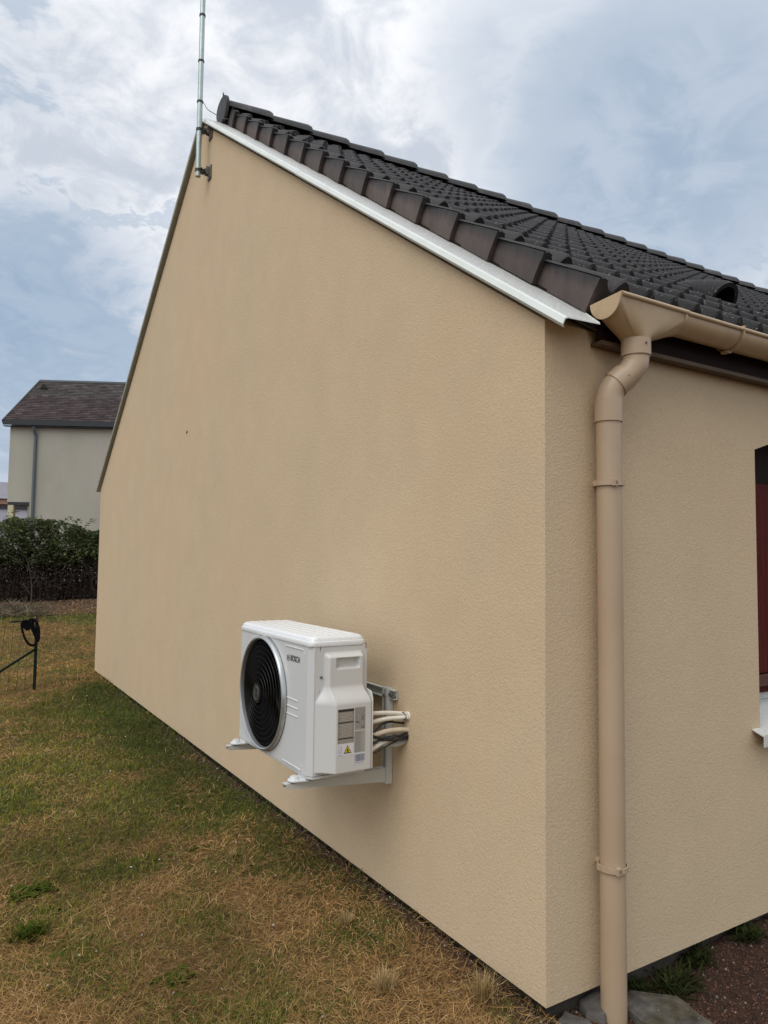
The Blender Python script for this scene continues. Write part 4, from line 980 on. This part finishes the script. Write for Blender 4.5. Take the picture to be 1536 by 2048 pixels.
tuft(-.13, .20, 160, .12, 'pale straw grass tuft beside the house corner', 8)
tuft(-.42, .42, 170, .10, 'bright dry grass tuft a step left of the house corner', 9)
tuft(-.32, .90, 110, .075, 'small dry grass tuft close along the gable foot', 10)
tuft(-.50, 1.85, 70, .06, 'little golden grass tuft on the green lawn', 13)

# ------------------------------------------------------------------ fence post, wire and strap
def fence():
    px, py = -.845, 7.741; gzp = float(gz(px, py)); t = empty('wire_fence', (px, py, gzp)); tag(t, 'green iron fence post with slanting brace and sagging wire mesh', 'fence'); L0 = Vector((px, py, gzp))
    def bld(mb, name, m, **k): mb.v = [tuple(Vector(v)-L0) for v in mb.v]; return mb.build(name, m, t, **k)
    zt = .70
    p = MB().box((px-.017, py-.003, gzp-.15), (px+.017, py+.003, zt)).box((px-.003, py-.022, gzp-.15), (px+.003, py-.003, zt)); bld(p, 'post', M['green_paint'])
    tp = MB().prism([(px-.019, py-.004, zt), (px+.019, py-.004, zt), (px+.018, py-.004, .80), (px+.003, py-.004, .872), (px-.004, py-.004, .872), (px-.016, py-.004, .80)], (0, .008, 0)); bld(tp, 'post_tip', M['rust'])
    br = MB(); a = Vector((px-.01, py-.02, .435)); b = Vector((-1.70, 7.60, -.10)); d = (b-a); br.prism([a+Vector((0, 0, .016)), a+Vector((0, .004, -.016)), a+Vector((0, .02, -.016)), a+Vector((0, .02, .016))], d); bld(br, 'brace', M['green_paint'])
    s = MB(); s.prism([(-1.155, py, .768), (-1.10, py, .762), (-.99, py, .772), (-.99, py, .786), (-1.10, py, .785)], (0, .012, 0)); bld(s, 'top_rail', M['green_paint'])
    w = MB(); xs = [px-.09*k for k in range(1, 16)]
    for i, x in enumerate(xs):
        top = .755-.012*math.sin(i*.9); w.sweep(spline([(x+.02, py, top), (x+.005*math.sin(i), py+.02, .40), (x-.012, py-.02, .06), (x-.02, py, gzp)], 4), .0024, 4)
    for j, z in enumerate((.745, .62, .50, .37, .25, .13, .02)):
        w.sweep(spline([(px, py, z), (px-.45, py+.03, z-.035), (px-.95, py-.02, z-.015), (px-1.45, py, z)], 5), .0014, 4)
    bld(w, 'wire_mesh', M['wire'], kind='stuff')
fence()
def strap():
    y = 7.70; mb = MB()
    mb.ribbon(spline([(-1.015, y, .735), (-1.000, y, .66), (-.975, y-.01, .58), (-.935, y-.015, .515), (-.895, y-.01, .49), (-.862, y, .495)], 6), .017, .012, (0, 1, .2))
    mb.ribbon(spline([(-1.015, y, .740), (-1.00, y, .775), (-.960, y, .780), (-.93, y, .765), (-.905, y, .70), (-.872, y-.005, .62), (-.845, y-.02, .565), (-.828, y-.03, .60), (-.828, y-.03, .68), (-.845, y-.02, .74), (-.880, y-.02, .79), (-.915, y-.01, .800), (-.94, y, .775)], 6), .018, .013, (0, 1, .2))
    mb.ribbon(spline([(-.83, y-.035, .64), (-.826, y-.035, .585), (-.835, y-.035, .545), (-.86, y-.02, .56)], 5), .018, .014, (0, 1, .1))
    # bunched webbing and buckle
    bl = []
    for k in range(14): a = 2*math.pi*k/14; bl.append((-.950+.058*math.cos(a)+.012*math.sin(2*a), y-.012, .722+.056*math.sin(a)))
    mb.prism(bl, (0, .032, 0)); mb.prism([(-.915, y-.02, .79), (-.885, y-.02, .79), (-.86, y-.02, .64), (-.885, y-.02, .62)], (0, .012, 0))
    o = mb.build('strap', M['strap'], None, bevel=.003); tag(o, 'black webbing strap looped over the green fence post', 'strap')
strap()

# ------------------------------------------------------------------ hedge
def hedge():
    t = empty('hedge', (.5, 17.2, .45)); tag(t, 'straggly green hedge with bare brown stems behind the lawn', 'hedge'); L0 = np.array([.5, 17.2, .45])
    xa, xb = -4.5, 7.5; n = 110000
    x = xa+(xb-xa)*rng.random(n); y = 16.75+1.3*rng.random(n)**1.3
    top = 2.28+.16*np.sin(x*2.3+1)*.6+.30*(fbm(x, x*0+3, 2.2, 3)-.5)+.10*np.exp(-((x+.35)/.35)**2)
    bot = 1.10+.45*fbm(x+7, x*0+5, 1.5, 3); z = bot+(top-bot)*rng.random(n)**.72
    clump = fbm(x*1.0+z*.7, y+z*1.3, 3.4, 3); k = (clump+.5*fbm(x, z+20, 7, 2) > .595)
    x, y, z, clump = x[k], y[k], z[k], clump[k]; n = len(x)
    def leaves(P, size, q, col, name, par):
        n = len(P); a = rng.normal(0, 1, (n, 3)); a /= np.linalg.norm(a, axis=1)[:, None]; b = rng.normal(0, 1, (n, 3)); b[:, 2] += .0; b -= a*(a*b).sum(1)[:, None]; b /= np.linalg.norm(b, axis=1)[:, None]
        a[:, 2] *= .6; s = size[:, None]
        V = np.stack([P-a*s, P+b*s*.55, P+a*s, P-b*s*.55], 1).reshape(-1, 3)-L0
        F = (np.arange(n)[:, None]*4+np.arange(4)).ravel(); o = raw_mesh(name, V, F, np.full(n, 4), M['leaf'], np.repeat(col, 4, 0), par); o['kind'] = 'stuff'; return o
    q = rng.random(n)[:, None]; light = (fbm(x*1.7+4, z*2.1, 1.6, 2)[:, None] > .53)*.5
    col = (np.array([.026, .040, .012])*(1-q)+np.array([.11, .135, .045])*q)*(1+light)
    col = np.where(rng.random((n, 1)) > .975, np.array([.32, .34, .24]), col)
    leaves(np.stack([x, y, z], -1), .022+.026*rng.random(n), q, col, 'foliage', t)
    # arching sprays above the top on the left
    pts = []
    for (x0, z0, x1, z1) in ((-.75, 2.0, -.30, 2.52), (-.60, 2.0, .20, 2.40), (-.55, 1.9, .05, 2.26), (-.2, 1.9, .35, 2.33), (.5, 2.1, .85, 2.42), (1.1, 2.1, 1.4, 2.40), (-1.3, 2.1, -.8, 2.6), (-2.2, 2.1, -1.7, 2.55), (.8, 2.1, 1.05, 2.38)):
        for k in range(60):
            u = rng.random(); pts.append((x0+(x1-x0)*u+rng.normal(0, .02), 16.9+rng.normal(0, .05), z0+(z1-z0)*(math.sin(u*math.pi*.62)/math.sin(math.pi*.62))+rng.normal(0, .025)))
    P = np.array(pts); leaves(P, .018+.018*rng.random(len(P)), None, np.tile(np.array([.06, .085, .03]), (len(P), 1))*(.6+.8*rng.random((len(P), 1))), 'top_sprays', t)
    # stems and dead twigs below
    mb = MB(); tint = []; rr = random.Random(5)
    for k in range(3000):
        x0 = rr.uniform(xa, xb); y0 = rr.uniform(16.75, 17.75); z0 = float(gz(x0, y0)); h = rr.uniform(.35, 1.35); lean = rr.gauss(0, .22); m1 = (x0+lean*h*.5+rr.gauss(0, .03), y0+rr.gauss(0, .05), z0+h*.5); m2 = (x0+lean*h+rr.gauss(0, .05), y0+rr.gauss(0, .08), z0+h)
        w = rr.uniform(.004, .011); mb.sweep([(x0, y0, z0-.02), m1, m2], [w, w*.8, w*.4], 3, cap=False)
        c = rr.choice(((.030, .018, .013), (.018, .011, .009), (.045, .028, .020))) if rr.random() > .06 else (.13, .11, .08); tint += [c]*9
    for k in range(2200):
        x0 = rr.uniform(xa, xb); y0 = rr.uniform(16.7, 17.7); z0 = float(gz(x0, y0))+rr.uniform(.1, 1.0); a = rr.uniform(0, 6.28); l = rr.uniform(.15, .5); d = Vector((math.cos(a), .4*math.sin(a), rr.uniform(-.6, .8)))*l
        p = Vector((x0, y0, z0)); w = rr.uniform(.003, .006); mb.sweep([p, p+d*.5+Vector((0, 0, rr.gauss(0, .03))), p+d], w, 3, cap=False); c = rr.choice(((.035, .020, .014), (.022, .014, .010), (.06, .042, .030))); tint += [c]*9
    mb.v = [(a-L0[0], b-L0[1], c-L0[2]) for a, b, c in mb.v]
    V = np.array(mb.v); F = np.array(mb.f).ravel(); o = raw_mesh('stems', V, F, np.full(len(mb.f), 4), M['stem'], np.array(tint), t); o['kind'] = 'stuff'
    # dead lower leaves hanging among the stems
    n = 60000; x = xa+(xb-xa)*rng.random(n); y = 16.9+1.0*rng.random(n); z = .42+1.25*rng.random(n)**.8; P = np.stack([x, y, z], -1)
    q = rng.random(n)[:, None]; leaves(P, .018+.030*rng.random(n), q, np.array([.028, .017, .011])*(1-q)+np.array([.075, .046, .026])*q, 'dead_leaves', t)
hedge()
def brush():
    # pale cut brush and dry stalks lying before the hedge
    n = 2600; x = -2.2+rng.random(n)*2.6; y = 14.3+rng.random(n)*1.7; k = (x < -.05+.5*(rng.random(n)-.5)) | (rng.random(n) < .15); x, y = x[k], y[k]; n = len(x)
    z = gz(x, y)+.10*rng.random(n); q = rng.random(n)[:, None]; col = np.array([.24, .21, .15])*(1-q)+np.array([.08, .055, .03])*q
    o = blades('cut_brush', np.stack([x, y, z], -1), .12+.22*rng.random(n), .010+.008*rng.random(n), R(-5)+R(60)*rng.random(n)**2, rng.random(n)*6.28, col, R(25)*rng.random(n), M['blade']); tag(o, 'pale cut twigs and dry stalks lying in front of the hedge', 'brush', kind='stuff')
    mb = MB(); x0 = -.16; y0 = 15.2; z0 = float(gz(x0, y0)); rr = random.Random(2)
    trunk = mb.sweep(spline([(x0, y0, z0-.03), (x0+.01, y0, z0+.5), (x0-.04, y0, z0+.85), (x0-.12, y0, z0+1.15)], 4), [.012-.0007*i for i in range(13)], 6)
    for k in range(5): zz = z0+.35+.16*k; mb.sweep([(x0, y0, zz), (x0+rr.choice((-1, 1))*.08, y0, zz+.12), (x0+rr.uniform(-.2, .2), y0, zz+.25)], .005, 4)
    o = mb.build('sapling', M['tube_grey'] if False else mat('pale_bark', (.075, .065, .045), .9), None, smooth=60); tag(o, 'thin pale bare sapling standing before the hedge', 'sapling')
brush()

# ------------------------------------------------------------------ neighbour's house
def neighbour():
    t = empty('neighbour_house', (-.15, 26.0, 0), R(-27.6)); tag(t, 'two storey grey cream house with dark slate roof behind the hedge', 'house')
    bld = lambda mb, n_, m, par=None, **k: mb.build(n_, m, par or t, **k)
    Lh = 9.5; D = 6.0; ze = 5.98; zg = .45; wx = .17; wy = .20
    # walls with the porch notch at the lower left corner
    px1, pz = .92, 3.34
    w = MB(); w.box((px1, wy, zg), (Lh, D-wy, ze)).box((wx, wy, pz), (px1, D-wy, ze)).box((wx, 1.9, zg), (px1, D-wy, pz))
    # merged coplanar ends are butted, never overlapped
    bld(w, 'wall', M['nb_wall'])
    bld(MB().box((px1-.004, wy+.02, zg), (px1-.0005, 1.9, pz-.001)).box((wx+.25, 1.894, zg), (px1-.005, 1.899, pz-.001)), 'porch_recess', M['nb_pink'])
    bld(MB().box((wx+.02, wy+.01, zg), (wx+.21, wy+.20, pz-.001)), 'column', M['nb_cream'])
    bld(MB().box((wx+.02, wy+.005, pz-.10), (px1-.005, wy+.10, pz-.001)), 'porch_lintel', M['nb_fascia'])
    g = MB(); rise = 2.05; run = 2.97; g.prism([(wx, wy, ze), (wx, D-wy, ze), (wx, D/2, ze+rise*.93)], (.2, 0, 0)); bld(g, 'gable', M['nb_wall'])
    bld(MB().box((0, -.02, ze+.02), (Lh, .02, ze+.20)), 'fascia', M['nb_fascia'])
    bld(MB().box((.0, .02, ze-.02), (Lh, wy+.01, ze+.0)), 'soffit', M['nb_fascia'])
    # roof of stepped slate courses
    nr = 24; L_ = math.hypot(rise, run); ca, sa = run/L_, rise/L_; mb = MB(); tint = []; rr = random.Random(9)
    for r in range(nr):
        s0 = r*L_/nr; s1 = s0+L_/nr*1.06; x = -.02 - (.0 if r % 2 else .12)
        while x < Lh:
            w_ = .24+rr.uniform(-.02, .02); xa, xb = max(x, 0), min(x+w_-.006, Lh); lift = .030+rr.uniform(-.004, .006)
            if xb > xa+.02:
                q = [(xa, s0*ca-sa*lift, ze+.19+s0*sa+ca*lift), (xb, s0*ca-sa*lift, ze+.19+s0*sa+ca*lift), (xb, s1*ca-sa*.004, ze+.19+s1*sa+ca*.004), (xa, s1*ca-sa*.004, ze+.19+s1*sa+ca*.004), (xa, s0*ca, ze+.19+s0*sa), (xb, s0*ca, ze+.19+s0*sa)]
                mb.add(q, [(0, 1, 2, 3), (4, 5, 1, 0)]); k = rr.uniform(.65, 1.25)+(.5 if rr.random() > .93 else 0)+.25*(r/nr); c = (.068*k, .053*k, .052*k) if r < 14 else (.070*k, .063*k, .061*k); tint += [c]*6
            x += w_
    V = np.array(mb.v); F = np.array(mb.f).ravel(); rf = bld(MB().prism([(0.01, 0, ze+.185), (0.01, run, ze+.185+rise), (0.01, 2*run, ze+.185), (0.01, 2*run, ze+.12), (0.01, run, ze+.10+rise), (0.01, 0, ze+.12)], (Lh-.02, 0, 0)), 'roof', M['nb_fascia'])
    o = raw_mesh('slates', V, F, np.full(len(mb.f), 4), M['nb_slate'], np.array(tint), rf); o['kind'] = 'stuff'
    bld(MB().prism([(-.03, -.05, ze+.17), (-.03, run, ze+.25+rise), (-.03, run, ze+.10+rise), (-.03, .06, ze+.05)], (.04, 0, 0)), 'barge_board', M['nb_fascia'])
    bld(MB().prism([(0, run-.09, ze+.205+rise-.03), (0, run, ze+.27+rise), (0, run+.09, ze+.205+rise-.03)], (Lh, 0, 0)), 'ridge_cap', M['nb_fascia'], rf)
    # little triangular roof vent
    s = L_*.80; c = Vector((.42, s*ca, ze+.20+s*sa)); bld(MB().add([c+Vector((-.16, -.14, -.03)), c+Vector((.16, -.14, -.03)), c+Vector((0, -.10, .17)), c+Vector((0, .25, .17))], [(0, 1, 2), (1, 3, 2), (0, 2, 3)]), 'roof_vent', M['dark'], rf)
    bld(MB().sweep(spline([(1.02, .02, ze-.03), (1.03, .06, ze-.15), (1.05, wy-.06, ze-.32), (1.05, wy-.06, ze-.6)], 4)+[Vector((1.05, wy-.06, 2)), Vector((1.05, wy-.06, zg))], .052, 10), 'downpipe', M['nb_pipe'], smooth=50)
neighbour()
def far_house():
    t = empty('far_house', (.5, 45, 0)); tag(t, 'distant house with grey roof and terracotta band at the left picture edge', 'house')
    MB().box((-6, 0, .4), (4, 6, 3.55)).build('wall', M['far_wall'], t)
    MB().box((-6.2, -.4, 4.35), (4.2, .2, 4.62)).build('eaves_band', M['far_band'], t)
    MB().box((-6, .2, 3.9), (4, 6, 4.35)).build('upper_wall', M['far_wall'], t)
    MB().prism([(-6.3, -.5, 4.66), (-6.3, 3, 5.9), (-6.3, 6.5, 4.66)], (10.6, 0, 0)).build('roof', M['far_roof'], t)
    MB().prism([(-6.3, -2.2, 3.25), (-6.3, 0, 4.15), (-6.3, 0, 3.2), (-6.3, -2.2, 3.15)], (10.6, 0, 0)).build('lower_roof', M['far_roof'], t)
    MB().box((-6, -2, .4), (4, -.001, 3.15)).build('porch', M['far_wall'], t)
far_house()
